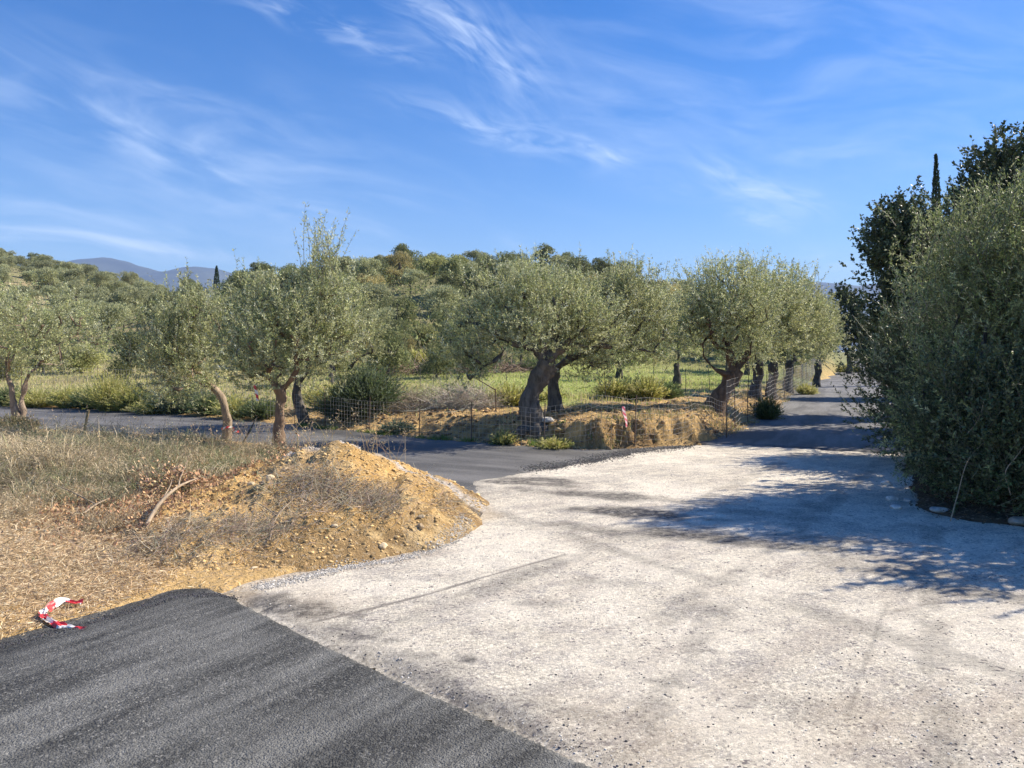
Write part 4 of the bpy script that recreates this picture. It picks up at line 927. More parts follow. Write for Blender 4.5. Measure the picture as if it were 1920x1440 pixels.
# dead brush: heaps of bare twigs
def brush(loc, R, H, n, col, seed, label, name='brush_pile', cat='brush pile', r0=.007, L=.9, upb=.5, leafy=0):
    rng = np.random.default_rng(seed); mb = MB(); a = rng.uniform(0, 6.28, n); rr = R*np.sqrt(rng.uniform(0, 1, n)); t = np.linspace(0, 1, 5)
    B = np.column_stack([np.cos(a)*rr, np.sin(a)*rr*.7, rng.uniform(0, 1, n)*H*.6*(1-(rr/R)**2)])
    d = nrm(rng.normal(size=(n, 3))+np.array([0, 0, upb])); d[:, 2] = np.abs(d[:, 2])*.8; c = rng.normal(size=(n, 3))*.25; c[:, 2] -= .2
    P = B[:, None]+(d[:, None]*t[None, :, None]+c[:, None]*(t**2)[None, :, None])*(L*rng.uniform(.3, 1, n))[:, None, None]; P[..., 2] = np.maximum(P[..., 2], .0)
    tubes(mb, P, r0*(1-.7*t)[None]*rng.uniform(.4, 1.3, (n, 1)), 3, colvar(col, n, rng, .2), seed)
    if leafy:
        i = rng.integers(0, n, leafy); k = rng.integers(1, 5, leafy); pos = P[i, k]+rng.normal(size=(leafy, 3))*.03
        leaves(mb, pos, nrm(rng.normal(size=(leafy, 3))), .055*rng.uniform(.6, 1.2, leafy), .032*rng.uniform(.6, 1.2, leafy), colvar((.50, .33, .19), leafy, rng, .2), rng)
    o = mb.build(name, M_grey, loc=(0, 0, 0)); o.location = loc; return tag(o, label, cat)
brush(L3(760, 21.4), .9, .85, 800, (.30, .26, .20), 601, 'tangle of bare grey-brown twigs right of the spiky bush', r0=.008)
brush(L3(872, 21.0), .95, .95, 1500, (.46, .42, .35), 602, 'large pile of pale cut branches on the bank', r0=.008)
brush(L3(825, 22.4), 1.0, .85, 700, (.30, .31, .19), 603, 'greenish cut branches heaped behind the pale pile', r0=.008)
brush(L3(800, 46), 3.0, 1.2, 420, (.26, .20, .15), 604, 'brown brushwood heap at the far edge of the field', r0=.03, L=1.8)
brush(L3(905, 46), 3.0, 1.1, 420, (.24, .18, .14), 605, 'reddish-brown brushwood at the far field edge behind the central tree', r0=.03, L=1.8)
brush((PX(545, 12.6), 12.6, zat(PX(545, 12.6), 12.6)), .38, .42, 90, (.34, .25, .16), 606, 'cut branch with curled dry leaves behind the crest of the dirt heap', 'dry_branch', 'dry branch', .005, .5, .9, 1300)
brush((PX(330, 9.6), 9.6, zat(PX(330, 9.6), 9.6)), .42, .32, 80, (.34, .25, .16), 607, 'dry leafy branch heap at the top of the bent bare branch', 'dry_branch', 'dry branch', .005, .5, .8, 1500)

# big bare branch lying in the litter
def stick(name, label, pts, radii, mat=M_dead, col=(1, 1, 1), sides=8, cat='branch', kids=()):
    mb = MB(); P = spline(np.column_stack([np.array(pts), radii]), 18); tubes(mb, P[None, :, :3], P[None, :, 3], sides, col, cap=True)
    for kp, kr in kids:
        Q = spline(np.column_stack([np.array(kp), kr]), 10); tubes(mb, Q[None, :, :3], Q[None, :, 3], 6, col)
    c = np.array(pts[0]); o = mb.build(name, mat, loc=tuple(c)); return tag(o, label, cat)
def gp(px, D, dz=0): x = PX(px, D); return (x, D, float(zsurf(np.array([x]), np.array([D]))[0])+dz)
stick('bare_branch', 'thick bent bare branch with side twigs lying on dry litter', [gp(275, 7.75, .03), gp(300, 8.1, .10), gp(335, 8.5, .17), gp(370, 8.9, .17)], [.022, .02, .015, .006],
      kids=[([gp(335, 8.5, .17), gp(338, 8.7, .26), gp(352, 8.9, .40)], [.010, .007, .004]), ([gp(300, 8.1, .10), gp(318, 8.5, .20), gp(322, 8.7, .28)], [.008, .006, .003])])
stick('bare_branch', 'forked pale branch in the litter left of the thick bent one', [gp(155, 8.3, .04), gp(180, 8.5, .09), gp(205, 8.7, .10)], [.012, .011, .005], kids=[([gp(180, 8.5, .09), gp(130, 9.0, .12), gp(88, 9.2, .16)], [.009, .007, .004])])
stick('bare_branch', 'thin grey branch on the front slope of the dirt heap', [gp(505, 7.45, .02), gp(520, 7.9, .05), gp(560, 8.3, .05)], [.009, .007, .003], kids=[([gp(520, 7.9, .05), gp(490, 8.1, .06), gp(470, 8.2, .03)], [.006, .005, .003])])
stick('bare_branch', 'dark stick leaning up beside the sawn olive trunk', [gp(455, 15.6, .05), gp(470, 15.7, .35), gp(482, 15.8, .58)], [.022, .018, .012], M_darkbark)
stick('wooden_stake', 'slanting wooden stake in the dry grass before the back road', [gp(153, 15.2, -.1), (PX(160, 15.2), 15.2, zat(PX(160, 15.2), 15.2)+.32), (PX(166, 15.2), 15.2, zat(PX(166, 15.2), 15.2)+.62)], [.028, .024, .026], M_dead, (.75, .72, .5), cat='stake')
stick('bent_rod', 'bent metal pole leaning over by the pale branch pile', [gp(930, 19.8, -.05), (PX(929, 19.8), 19.8, zat(PX(929, 19.8), 19.8)+.56), (PX(926, 19.9), 19.9, zat(PX(929, 19.8), 19.8)+.6), (PX(893, 20.3), 20.3, zat(PX(929, 19.8), 19.8)+.86)], [.014, .014, .014, .012], M_rust, cat='metal rod')

for i_, (pp, rr_) in enumerate([([gp(1782, 9.0, .02), gp(1795, 9.1, .30), (PX(1815, 9.1), 9.1, .72), (PX(1850, 9.2), 9.2, .95)], [.007, .006, .005, .003]),
                              ([(PX(1895, 8.9), 8.9, .35), (PX(1885, 8.8), 8.8, .62), (PX(1905, 8.8), 8.8, .80), (PX(1925, 8.9), 8.9, .95)], [.006, .005, .005, .003]),
                              ([(PX(1815, 9.3), 9.3, 1.02), (PX(1835, 9.2), 9.2, 1.2), (PX(1845, 9.2), 9.2, 1.42)], [.005, .005, .003])]):
    stick('bare_branch', ['pale bare branch arching up from the litter at the bramble edge', 'crooked pale twig poking from the bramble at the right edge', 'short pale twig high in the dark bramble'][i_], pp, rr_)
# thin vine supports / stakes in the field
GP = 'thin dark stakes standing in the green field'
for i, (px, D, h) in enumerate([(715, 33, .8), (787, 30, .9), (812, 31, .8), (742, 34, .7), (950, 25, .9), (1135, 22, .85), (1223, 26, 1.0), (1285, 27, .9), (1020, 30, .8), (1330, 30, .9), (905, 27, .8), (860, 32, .8)]):
    x = PX(px, D); z = zat(x, D); rr_ = np.random.default_rng(i); l = rr_.normal(0, .06, 2)
    o = stick('field_stake', ['thin dark stake standing alone in the green field', ][0], [(x, D, z-.1), (x+l[0]*.5+.02, D, z+h*.5), (x+l[0], D+l[1], z+h)], [.013, .012, .008], M_darkbark, cat='stake'); o['group'] = GP

# ------------------------------------------------------------------ fences
def fence(name, label, path, heights, nh, dv, posts, seed, wire=.0032, sag=.03, ph=.1, zoff=.02, group=None):
    """path: list of (x,y); heights at each; posts: fractions along the path"""
    rng = np.random.default_rng(seed); P = np.array(path, float); seg = np.linalg.norm(np.diff(P, axis=0), axis=1); s = np.concatenate([[0], np.cumsum(seg)]); L = s[-1]
    o = thing(name, (P[0, 0], P[0, 1], zat(*P[0])), label, 'fence', group); org = np.array([P[0, 0], P[0, 1], zat(*P[0])])
    def at(t, h):                                    # t in metres, h 0..1
        x = np.interp(t, s, P[:, 0]); y = np.interp(t, s, P[:, 1]); k = 9; z = sum(zground(x+dx, y+dy) for dx, dy in ((0, 0), (.3, 0), (-.3, 0), (0, .3), (0, -.3)))/5
        H = np.interp(t, s, heights); w = fbm(t, 0*t, .8, 2, seed)*sag*1.6; lean = fbm(t, 0*t+5, .5, 2, seed+3)*.10*h
        return np.stack([x+lean*.6, y-lean, z+zoff+H*h*(1+w*h*.6)+fbm(t, h*3+0*t, 2.2, 2, seed+5)*.012], -1)-org
    mb = MB(); k = max(12, int(L/.22))
    t = np.linspace(0, L, k); PP = np.stack([at(t, h) for h in np.linspace(0.02, 1, nh)]); tubes(mb, PP, np.full(PP.shape[:2], wire), 4)
    tv = np.arange(0, L, dv); hv = np.linspace(0.02, 1, 5); V = np.stack([at(tv, h) for h in hv], 1); tubes(mb, V, np.full(V.shape[:2], wire*.85), 4)
    mb.build('wire_mesh', M_wire, o)
    for f in posts:
        tt = np.array([f*L]); b = at(tt, 0.0)[0]; tp = at(tt, 1.0)[0]; d = tp-b; lean = rng.normal(0, .02, 2)
        q = MB(); pts_ = np.array([b-[0, 0, .25], b+d*.5, tp+[lean[0], lean[1], ph]]); tubes(q, pts_[None], np.array([[.011, .011, .010]]), 6, cap=True); q.build('post', M_rust, o)
    return o
fence('wire_fence', 'sagging wire mesh fence along the foot of the soil bank', [(4.95, 17.75), (4.2, 17.0), (3.3, 16.3), (2.4, 15.95), (1.5, 15.85), (.5, 16.25), (-1.2, 17.3), (-3.4, 18.95), (-5.9, 20.9)], [.84, .86, .88, .9, .88, .8, .78, .8, .85], 9, .11, [0, .23, .38, .52, .64, .77, .9, 1], 701, .0027)
fence('wire_fence', 'taller wire mesh fence running beside the lane to the far trees', [(4.95, 17.85), (6.15, 20.6), (8.0, 24.2), (10.1, 29), (14.7, 39.5), (25.9, 65), (39, 96)], [1.30, 1.28, 1.25, 1.25, 1.3, 1.4, 1.5], 10, .22, [.02, .045, .08, .12, .17, .23, .30, .38, .47, .57, .67, .78, .9], 702, .0038)
fence('wire_fence', 'wire fence behind the yellow-green shrubs at the left', [(-6.5, 21.6), (-8.2, 23.2), (-11, 25.4), (-15.5, 28.4), (-22, 30.2), (-34, 33)], [1.1, 1.15, 1.25, 1.3, 1.3, 1.3], 9, .18, [.0, .12, .24, .36, .48, .6, .72, .84], 703, .0036)

# ------------------------------------------------------------------ tapes
def tape(name, label, pts, width, parent=None, red=(.66, .05, .055), white=(.74, .71, .67), period=.16, twist=(0, 0), flat=True, seed=0, cat='barrier tape', crinkle=.004, slope=1.0):
    P = spline(pts, 110); d = nrm(np.gradient(P, axis=0)); s = np.concatenate([[0], np.cumsum(np.linalg.norm(np.diff(P, axis=0), axis=1))])
    up = np.array([0, 0, 1.]) if flat else np.array([0., -1, 0]); side = nrm(np.cross(d, up)); nn = np.cross(side, d); th = np.linspace(twist[0], twist[1], len(P))[:, None]
    sd = side*np.cos(th)+nn*np.sin(th); m = 7; u = np.linspace(-.5, .5, m); rng = np.random.default_rng(seed)
    V = P[:, None]+sd[:, None]*u[None, :, None]*width; V = V+np.array([0, 0, 1.])*(fbm(s[:, None]*1.0+0*u, u[None]+0*s[:, None], 14, 2, seed)*crinkle*2)[..., None]
    mb = MB(); c = ((s[:-1, None]+u[None, :-1]*width*slope) % period) < period/2
    for i in range(len(P)-1):
        for j in range(m-1):
            mb.add(np.array([V[i, j], V[i+1, j], V[i+1, j+1], V[i, j+1]]), [(0, 1, 2, 3)], C=red if c[i, j] else white)
    o = mb.build(name, M_tape, loc=tuple(P[0])); return tag(o, label, cat)
tp = [gp(153, 5.93, .035), gp(120, 5.92, .05), gp(92, 5.80, .045), gp(80, 5.66, .03), gp(98, 5.56, .05), gp(128, 5.52, .035), gp(158, 5.50, .03)]
tape('barrier_tape', 'loop of red and white striped tape lying on dry straw near the asphalt', tp, .055, period=.19, twist=(.42, -.42), seed=3, crinkle=.012)
x0, y0 = PX(1168, 15.9), 15.85; zt = CAMZ+(660-762)/F*15.85
tape('barrier_tape', 'faded pink and white tape ribbon hanging from the fence top', [(x0, y0-.03, zt), (x0+.01, y0-.06, zt-.12), (x0+.05, y0-.06, zt-.28), (x0+.06, y0-.05, zt-.42)], .075, red=(.62, .12, .16), white=(.72, .55, .54), period=.12, flat=False, twist=(.3, 1.1), seed=4)
x1, y1 = PX(478, 15.5), 15.5; z1 = CAMZ+(660-722)/F*15.5
tape('barrier_tape', 'short striped tape strip dangling from a twig between two olive trunks', [(x1, y1, z1), (x1+.02, y1, z1-.10), (x1+.045, y1, z1-.22), (x1+.05, y1, z1-.32)], .06, period=.18, flat=False, twist=(.2, .9), seed=5)
tx, ty, tz = L3(424, 17.2); zz_ = tz+.32
ring = [(tx+.03+.125*math.cos(a), ty+.125*math.sin(a), zz_+.03*math.sin(a*1.5)) for a in np.linspace(2.2, 2.2+5.6, 9)]
tape('barrier_tape', 'red and white tape tied round the sawn olive trunk with a loose end', ring+[(tx+.24, ty-.14, zz_-.06), (tx+.34, ty-.14, zz_-.07)], .05, period=.16, flat=False, twist=(0, .5), seed=6)

# ------------------------------------------------------------------ grass and litter (stuff)
def inview(x, y, m=60):
    px = 960+x/np.maximum(y, .1)*F; return (px > -m) & (px < 1920+m)
def scatter(n, x0, x1, y0, y1, rng):
    x = rng.uniform(x0, x1, n); y = rng.uniform(y0, y1, n); k = inview(x, y); return x[k], y[k]
rng = np.random.default_rng(1000)
# straw litter lying on the near verge
mb = MB(); D = 4.9+14*rng.uniform(0, 1, 330000)**1.5; px = rng.uniform(-60, 900, len(D)); x = (px-960)/F*D; y = D
di = sdf(ISLAND, x, y); zm = zm2(x, y); k = (di > .02) & ((zm < zground(x, y)+.05) | (fbm(x, y, 1.4, 3, 1010) > .30) & (x < -2))
k &= rng.random(len(x)) < np.clip(.10+.85*ss(.15, 1.0, di+fbm(x, y, 1.5, 3, 1011)*.7-.5*ss(-3.4, -2.6, x)), 0, 1); x, y = x[k], y[k]
n = len(x); P = np.column_stack([x, y, zsurf(x, y)+rng.uniform(0, .02, n)]); d = nrm(np.column_stack([rng.normal(size=n), rng.normal(size=n), rng.uniform(-.1, .45, n)]))
cols = np.array([(.70, .56, .36), (.58, .44, .27), (.76, .65, .45), (.38, .28, .17), (.56, .40, .25)])[rng.choice(5, n)]*(1+rng.normal(0, .12, (n, 1)))
leaves(mb, P, d, rng.uniform(.02, .10, n), rng.uniform(.0018, .005, n)*(1+y/12), np.clip(cols, .02, 1), rng)
tag(mb.build('straw_litter', M_straw), 'dry straw and leaf litter covering the near left verge', kind='stuff')
# fallen curled brown leaves around the dry branches
mb = MB(); n = 5200; ck = rng.integers(0, 5, n); cc = np.array([(PX(190, 8.6), 8.6), (PX(330, 9.3), 9.3), (PX(240, 8.2), 8.2), (PX(420, 10.0), 10.0), (PX(520, 12.2), 12.2)])[ck]
x = cc[:, 0]+rng.normal(0, .42, n); y = cc[:, 1]+rng.normal(0, .35, n); P = np.column_stack([x, y, zsurf(x, y)+rng.uniform(0, .05, n)])
leaves(mb, P, nrm(rng.normal(size=(n, 3))+np.array([0, 0, .3])), .05*rng.uniform(.6, 1.2, n), .028*rng.uniform(.6, 1.2, n), colvar((.47, .30, .17), n, rng, .25), rng)
tag(mb.build('fallen_leaves', M_straw), 'curled brown fallen leaves strewn around the dry branches', kind='stuff')
# standing dry grass and weeds on the verge
mb = MB(); D = 6.2+13.5*rng.uniform(0, 1, 90000)**.9; px = rng.uniform(-60, 720, len(D)); x = (px-960)/F*D; y = D; di = sdf(ISLAND, x, y)
patch = fbm(x, y, .55, 4, 1020)+.5*fbm(x, y, 2.5, 3, 1021)
dens = ss(1.6, 4.2, di+patch*1.6)*ss(-.12, .42, patch+.18)*ss(8.0, 10.5, y+patch)+.10*ss(.3, 1, di)+.5*ss(.30, .55, patch)*ss(.6, 1.2, di)
dens = dens*.78*(1-.75*ss(13.5, 16.5, y)*ss(-5, -8, x))
dens = np.where(zm2(x, y) > zground(x, y)+.02, .012+.04*ss(.3, .6, patch), dens)
k = (rng.random(len(x)) < dens) & (di > .1) & ~((y < 7.6) & (rng.random(len(x)) < .6)); x, y = x[k], y[k]; pt = patch[k]; dk = di[k]; n = len(x)
H = rng.uniform(.06, .33, n)*(.45+.55*ss(7.5, 10, y))*np.clip(.40+dk*.18, .35, 1.15)*(1+.8*pt)*(1+.5*(rng.random(n) > .9)); P = np.column_stack([x, y, zsurf(x, y)-.01])
g1 = (rng.random(n) < .12+.75*ss(.0, .4, fbm(x, y, .6, 3, 1030)))
cols = np.where(g1[:, None], np.array([(.29, .29, .16), (.21, .225, .12), (.35, .32, .20)])[rng.choice(3, n)], np.array([(.60, .49, .31), (.46, .38, .24), (.68, .58, .40)])[rng.choice(3, n)])*(1+rng.normal(0, .14, (n, 1)))
ln = rng.normal(size=(n, 3)); ln[:, 2] = 0
blades(mb, P, H, rng.uniform(.004, .009, n)*(1+y/16), ln*1.0, rng.uniform(.4, 1.5, n)[:, None], np.clip(cols, .02, 1), rng)
# tall dry stalks with seed heads
m = 420; D = rng.uniform(9.5, 16.5, m); px = rng.uniform(0, 760, m); x = (px-960)/F*D; k = sdf(ISLAND, x, D) > .5; x = x[k]; D = D[k]; m = len(x); t = np.linspace(0, 1, 5); z = zsurf(x, D)
hh = rng.uniform(.25, .62, m); dl = rng.normal(0, .22, (m, 2)); P = np.stack([np.column_stack([x+dl[:, 0]*a**1.6, D+dl[:, 1]*a**1.6, z+hh*a]) for a in t], 1)
tubes(mb, P, (.0035*(1-.5*t))[None]*np.ones((m, 1)), 3, colvar((.42, .33, .20), m, rng, .2))
q = rng.integers(0, m, m*9); pos = P[q, 4]+rng.normal(size=(len(q), 3))*np.array([.03, .03, .05]); leaves(mb, pos, nrm(rng.normal(size=(len(q), 3))+[0, 0, .6]), rng.uniform(.02, .05, len(q)), rng.uniform(.006, .014, len(q)), colvar((.45, .36, .22), len(q), rng, .2), rng)
# tangled forbs: low thickets of curled stems with shrivelled leaves
nc = 280; D = 7.2+11*rng.uniform(0, 1, nc)**.8; px = rng.uniform(-60, 640, nc); cx = (px-960)/F*D; k = (sdf(ISLAND, cx, D) > .9) & (zm2(cx, D) < zground(cx, D)+.02) & (fbm(cx, D, .5, 3, 1022) > -.30); cx = cx[k]; cy = D[k]; nc = len(cx)
pk = 90; n = nc*pk; ci = np.repeat(np.arange(nc), pk); sz = rng.uniform(.5, 1.3, nc)[ci]; x = cx[ci]+rng.normal(0, .15, n)*sz; y = cy[ci]+rng.normal(0, .15, n)*sz
t = np.linspace(0, 1, 5); d = nrm(np.column_stack([rng.normal(0, .6, n), rng.normal(0, .6, n), rng.uniform(.3, 1.2, n)])); cv = rng.normal(size=(n, 3))*.45; cv[:, 2] -= .2
PP = np.column_stack([x, y, zsurf(x, y)])[:, None]+(d[:, None]*t[None, :, None]+cv[:, None]*(t**2)[None, :, None])*(rng.uniform(.10, .32, n)*sz)[:, None, None]
pal = np.array([(.33, .30, .20), (.23, .24, .14), (.46, .38, .25), (.24, .20, .14), (.22, .25, .12)])[rng.choice(5, nc)][ci]*(1+rng.normal(0, .18, (n, 1)))
tubes(mb, PP, (.0028*(1-.6*t))[None]*rng.uniform(.6, 1.3, (n, 1)), 3, np.clip(pal, .02, 1))
q = np.repeat(np.arange(n), 5); kk = rng.integers(1, 5, len(q)); pos = PP[q, kk]+rng.normal(size=(len(q), 3))*.01
leaves(mb, pos, nrm(rng.normal(size=(len(q), 3))), rng.uniform(.015, .045, len(q)), rng.uniform(.004, .012, len(q)), np.clip(pal[q]*(1+rng.normal(0, .15, (len(q), 1))), .02, 1), rng)
tag(mb.build('dry_grass', M_straw), 'tall dry grass and weeds standing on the left verge', kind='stuff')
# matted uprooted grass on the heap
mb = MB(); n = 5200; cc = np.array([(PX(640, 8.4), 8.4, .34, .22), (PX(560, 8.6), 8.6, .25, .2), (PX(480, 7.7), 7.7, .30, .16), (PX(390, 7.5), 7.5, .4, .18), (PX(330, 7.2), 7.2, .35, .14), (PX(830, 8.95), 8.95, .16, .25), (PX(700, 8.3), 8.3, .2, .16)])
k = rng.choice(7, n, p=[.26, .16, .18, .15, .1, .05, .1]); x = cc[k, 0]+rng.normal(size=n)*cc[k, 2]; y = cc[k, 1]+rng.normal(size=n)*cc[k, 3]
P = np.column_stack([x, y, zsurf(x, y)+rng.uniform(-.01, .04, n)]); t = np.linspace(0, 1, 4); dd = nrm(np.column_stack([rng.normal(.5, .6, n), rng.normal(0, .5, n), rng.normal(.18, .25, n)])); cv = rng.normal(size=(n, 3))*.3
PP = P[:, None]+(dd[:, None]*t[None, :, None]+cv[:, None]*(t**2)[None, :, None])*rng.uniform(.06, .22, n)[:, None, None]
tubes(mb, PP, (.0022*(1-.6*t))[None]*rng.uniform(.6, 1.5, (n, 1)), 3, colvar((.46, .39, .29), n, rng, .28))
tag(mb.build('matted_grass', M_grey), 'grey-brown matted dead grass and roots clinging to the dirt heap', kind='stuff')
# field grass
mb = MB(); D = 17.5+42*rng.uniform(0, 1, 120000)**1.3; px = rng.uniform(-60, 1560, len(D)); x = (px-960)/F*D; df = sdf(FIELD, x, D)
pt = fbm(x, D, .35, 4, 1040); bnk = np.interp(x, [-9, -4, 0, 6, 9], [.2, 2.0, 2.6, 1.6, .3]); k = (df > .5) & (rng.random(len(x)) < ss(.5, 3.2, df-bnk+pt*1.5)*.9+.035); x, D, df, pt = x[k], D[k], df[k], pt[k]; n = len(x)
H = rng.uniform(.05, .15, n)*(1+.8*ss(.1, .6, pt))*(1+.9*ss(-4, -14, x)); leftdry = ss(0, -12, x+.1*D)
base = np.array([(.42, .48, .14), (.36, .43, .12), (.50, .52, .19)])[rng.choice(3, n)]; dry = np.array([(.55, .48, .27), (.47, .42, .23)])[rng.choice(2, n)]
cols = np.where((rng.random(n) < np.clip(.22+.45*leftdry+.5*ss(0, .5, pt)*.7+.6*ss(2.5, .8, df), 0, .92))[:, None], dry, base)*(1+rng.normal(0, .12, (n, 1)))
ln = rng.normal(size=(n, 3)); ln[:, 2] = 0; blades(mb, np.column_stack([x, D, zground(x, D)-.01]), H, .010*(1+D/18), ln*.6, rng.uniform(.1, .7, n)[:, None], np.clip(cols, .02, 1), rng)
tag(mb.build('field_grass', M_grass), 'short green grass growing across the field', kind='stuff')
# weeds and grass at the lane side and verges
mb = MB(); D = 15.8+55*rng.uniform(0, 1, 26000)**1.5; u = rng.uniform(0, 1.6, len(D)); bx_ = np.interp(D, [15.6, 16.95, 20.6, 27.5, 38.5, 64, 97], [1.6, 4.5, 6.57, 9.7, 14.4, 25.8, 40.6]); x = bx_-u*1.1
k = rng.random(len(x)) < ss(.0, .5, fbm(x, D, .8, 3, 1050)+.15)*.8; x, D = x[k], D[k]; n = len(x); ln = rng.normal(size=(n, 3)); ln[:, 2] = 0
blades(mb, np.column_stack([x, D, zground(x, D)-.01]), rng.uniform(.04, .2, n), .008*(1+D/18), ln*.6, rng.uniform(.1, .8, n)[:, None], np.clip(np.array([(.45, .36, .2), (.26, .28, .1), (.5, .4, .25)])[rng.choice(3, n)]*(1+rng.normal(0, .15, (n, 1))), .02, 1), rng)
# road-edge weeds under the bank
D2 = np.array([]); px = rng.uniform(560, 1110, 9000); yy = np.interp(px, [560, 700, 860, 1000, 1110], [20.4, 18.6, 16.9, 16.2, 15.8])+rng.uniform(.0, .5, 9000); x = (px-960)/F*yy
k = rng.random(len(x)) < ss(-.1, .4, fbm(x, yy, 1.6, 3, 1060)); x, yy = x[k], yy[k]; n = len(x); ln = rng.normal(size=(n, 3)); ln[:, 2] = 0
blades(mb, np.column_stack([x, yy, zground(x, yy)-.01]), rng.uniform(.03, .13, n), np.full(n, .014), ln*.7, rng.uniform(.1, .8, n)[:, None], np.clip(np.array([(.20, .30, .07), (.26, .33, .1), (.16, .24, .06)])[rng.choice(3, n)]*(1+rng.normal(0, .15, (n, 1))), .02, 1), rng)
tag(mb.build('verge_weeds', M_grass), 'weeds and short grass along the road and lane edges', kind='stuff')
# dry undergrowth beneath the right bushes
mb = MB(); x, y = scatter(16000, 4.9, 11, 8.3, 16, rng); k = sdf(RIGHT, x, y) > .12; x, y = x[k], y[k]; n = len(x)
leaves(mb, np.column_stack([x, y, zground(x, y)+rng.uniform(0, .03, n)]), nrm(rng.normal(size=(n, 3))*[1, 1, .4]), rng.uniform(.03, .08, n), rng.uniform(.008, .022, n), colvar((.13, .10, .065), n, rng, .4), rng)
tag(mb.build('leaf_litter', M_straw), 'dark leaf litter under the bushes at right', kind='stuff')

# ------------------------------------------------------------------ stones and clods
ICO = None
def icov():
    t = (1+5**.5)/2; v = nrm(np.array([(-1, t, 0), (1, t, 0), (-1, -t, 0), (1, -t, 0), (0, -1, t), (0, 1, t), (0, -1, -t), (0, 1, -t), (t, 0, -1), (t, 0, 1), (-t, 0, -1), (-t, 0, 1)], float))
    f = [(0, 11, 5), (0, 5, 1), (0, 1, 7), (0, 7, 10), (0, 10, 11), (1, 5, 9), (5, 11, 4), (11, 10, 2), (10, 7, 6), (7, 1, 8), (3, 9, 4), (3, 4, 2), (3, 2, 6), (3, 6, 8), (3, 8, 9), (4, 9, 5), (2, 4, 11), (6, 2, 10), (8, 6, 7), (9, 8, 1)]
    return v, np.array(f)
IV, IF = icov()
def clods(mb, P, r, C, rng, flat=.7):
    n = len(P); V = IV[None]*(1+rng.normal(0, .2, (n, 12, 1)))*np.stack([r*rng.uniform(.7, 1.3, n), r*rng.uniform(.7, 1.3, n), r*flat*rng.uniform(.6, 1.1, n)], -1)[:, None]
    V = V+P[:, None]; Fc = (np.arange(n)[:, None, None]*12+IF[None]).reshape(-1, 3); mb.add(V.reshape(-1, 3), T=Fc, C=np.repeat(C, 12, 0))
mb = MB(); n = 15000; x = rng.uniform(-4.8, -.3, n); y = rng.uniform(6.6, 10.8, n); h = zm2(x, y); k = (h > -.0) & (sdf(ISLAND, x, y) > -.12); x, y, h = x[k], y[k], h[k]; n = len(x)
r_ = .004+.024*rng.uniform(0, 1, n)**5; crest = (linedist([(-3.2, 10.4), (-2.7, 10.0), (-2.05, 9.95), (-1.5, 10.0), (-.9, 10.0)], x, y) < .25)
cb = np.where(crest[:, None], np.array((.46, .42, .37)), np.array((.54, .375, .17)))*(1+rng.normal(0, .16, (n, 1)))
clods(mb, np.column_stack([x, y, zsurf(x, y)]), r_, np.clip(cb, .02, 1), rng)
tag(mb.build('soil_clods', M_stone), 'loose soil clods and pebbles scattered over the dirt heap', kind='stuff')
mb = MB(); n = 9000; x = rng.uniform(-4.5, 7.0, n); y = rng.uniform(15.6, 21.5, n); df = sdf(FIELD, x, y); k = (df > .05) & (df < 3.2) & (rng.random(n) < ss(-.3, .4, fbm(x, y, 1.2, 3, 1070))); x, y, df = x[k], y[k], df[k]; n = len(x)
cb = np.where((rng.random(n) < .6)[:, None], np.array((.26, .17, .085)), np.array((.52, .35, .16)))*(1+rng.normal(0, .2, (n, 1)))
clods(mb, np.column_stack([x, y, zground(x, y)+.01]), .012+.075*rng.uniform(0, 1, n)**4, np.clip(cb, .02, 1), rng)
tag(mb.build('bank_clods', M_stone), 'dark and ochre soil clods on the cut bank under the olives', kind='stuff')
mb = MB(); D = 3.6+9*rng.uniform(0, 1, 34000)**1.6; px = rng.uniform(500, 2000, len(D)); x = (px-960)/F*D; k = (sdf(GRAVEL, x, D) > .02) & (sdf(ISLAND, x, D) < 0) & (sdf(RIGHT, x, D) < 0) & (sdf(SLAB, x, D) < -.03)
dl = linedist([G(440, 1122), G(620, 1215), G(940, 1358), (.41, 3.7), (2.6, 1.6)], x, D); k &= rng.random(len(x)) < np.clip(.10+.25*ss(1.0, 2.5, x)*ss(6, 4, D)+.8*ss(.35, .03, dl), 0, 1)
x, D = x[k], D[k]; n = len(x); dk = rng.random(n) < .62; cb = np.where(dk[:, None], np.array((.085, .083, .088)), np.array((.60, .57, .52)))*(1+rng.normal(0, .2, (n, 1)))
clods(mb, np.column_stack([x, D, zsurf(x, D)+.001]), .0022+.006*rng.uniform(0, 1, n)**4, np.clip(cb, .02, 1), rng)
# white gravel berm along the foot of the heap
m = 5000; t = rng.uniform(0, 1, m); e = np.array([G(478, 1098), G(560, 1080), G(640, 1060), G(740, 1045), G(832, 1015), G(868, 985)]); ee = spline(e, 200)[(t*199).astype(int)]
x = ee[:, 0]+rng.normal(0, .05, m)+.05; y = ee[:, 1]+rng.normal(0, .05, m)-.06; clods(mb, np.column_stack([x, y, zsurf(x, y)+.002]), .003+.008*rng.uniform(0, 1, m)**3, np.clip(np.array((.46, .435, .39))*(1+rng.normal(0, .25, (m, 1))), .05, 1), rng)
tag(mb.build('loose_gravel', M_stone), 'loose dark and white grit scattered over the gravel surface', kind='stuff')
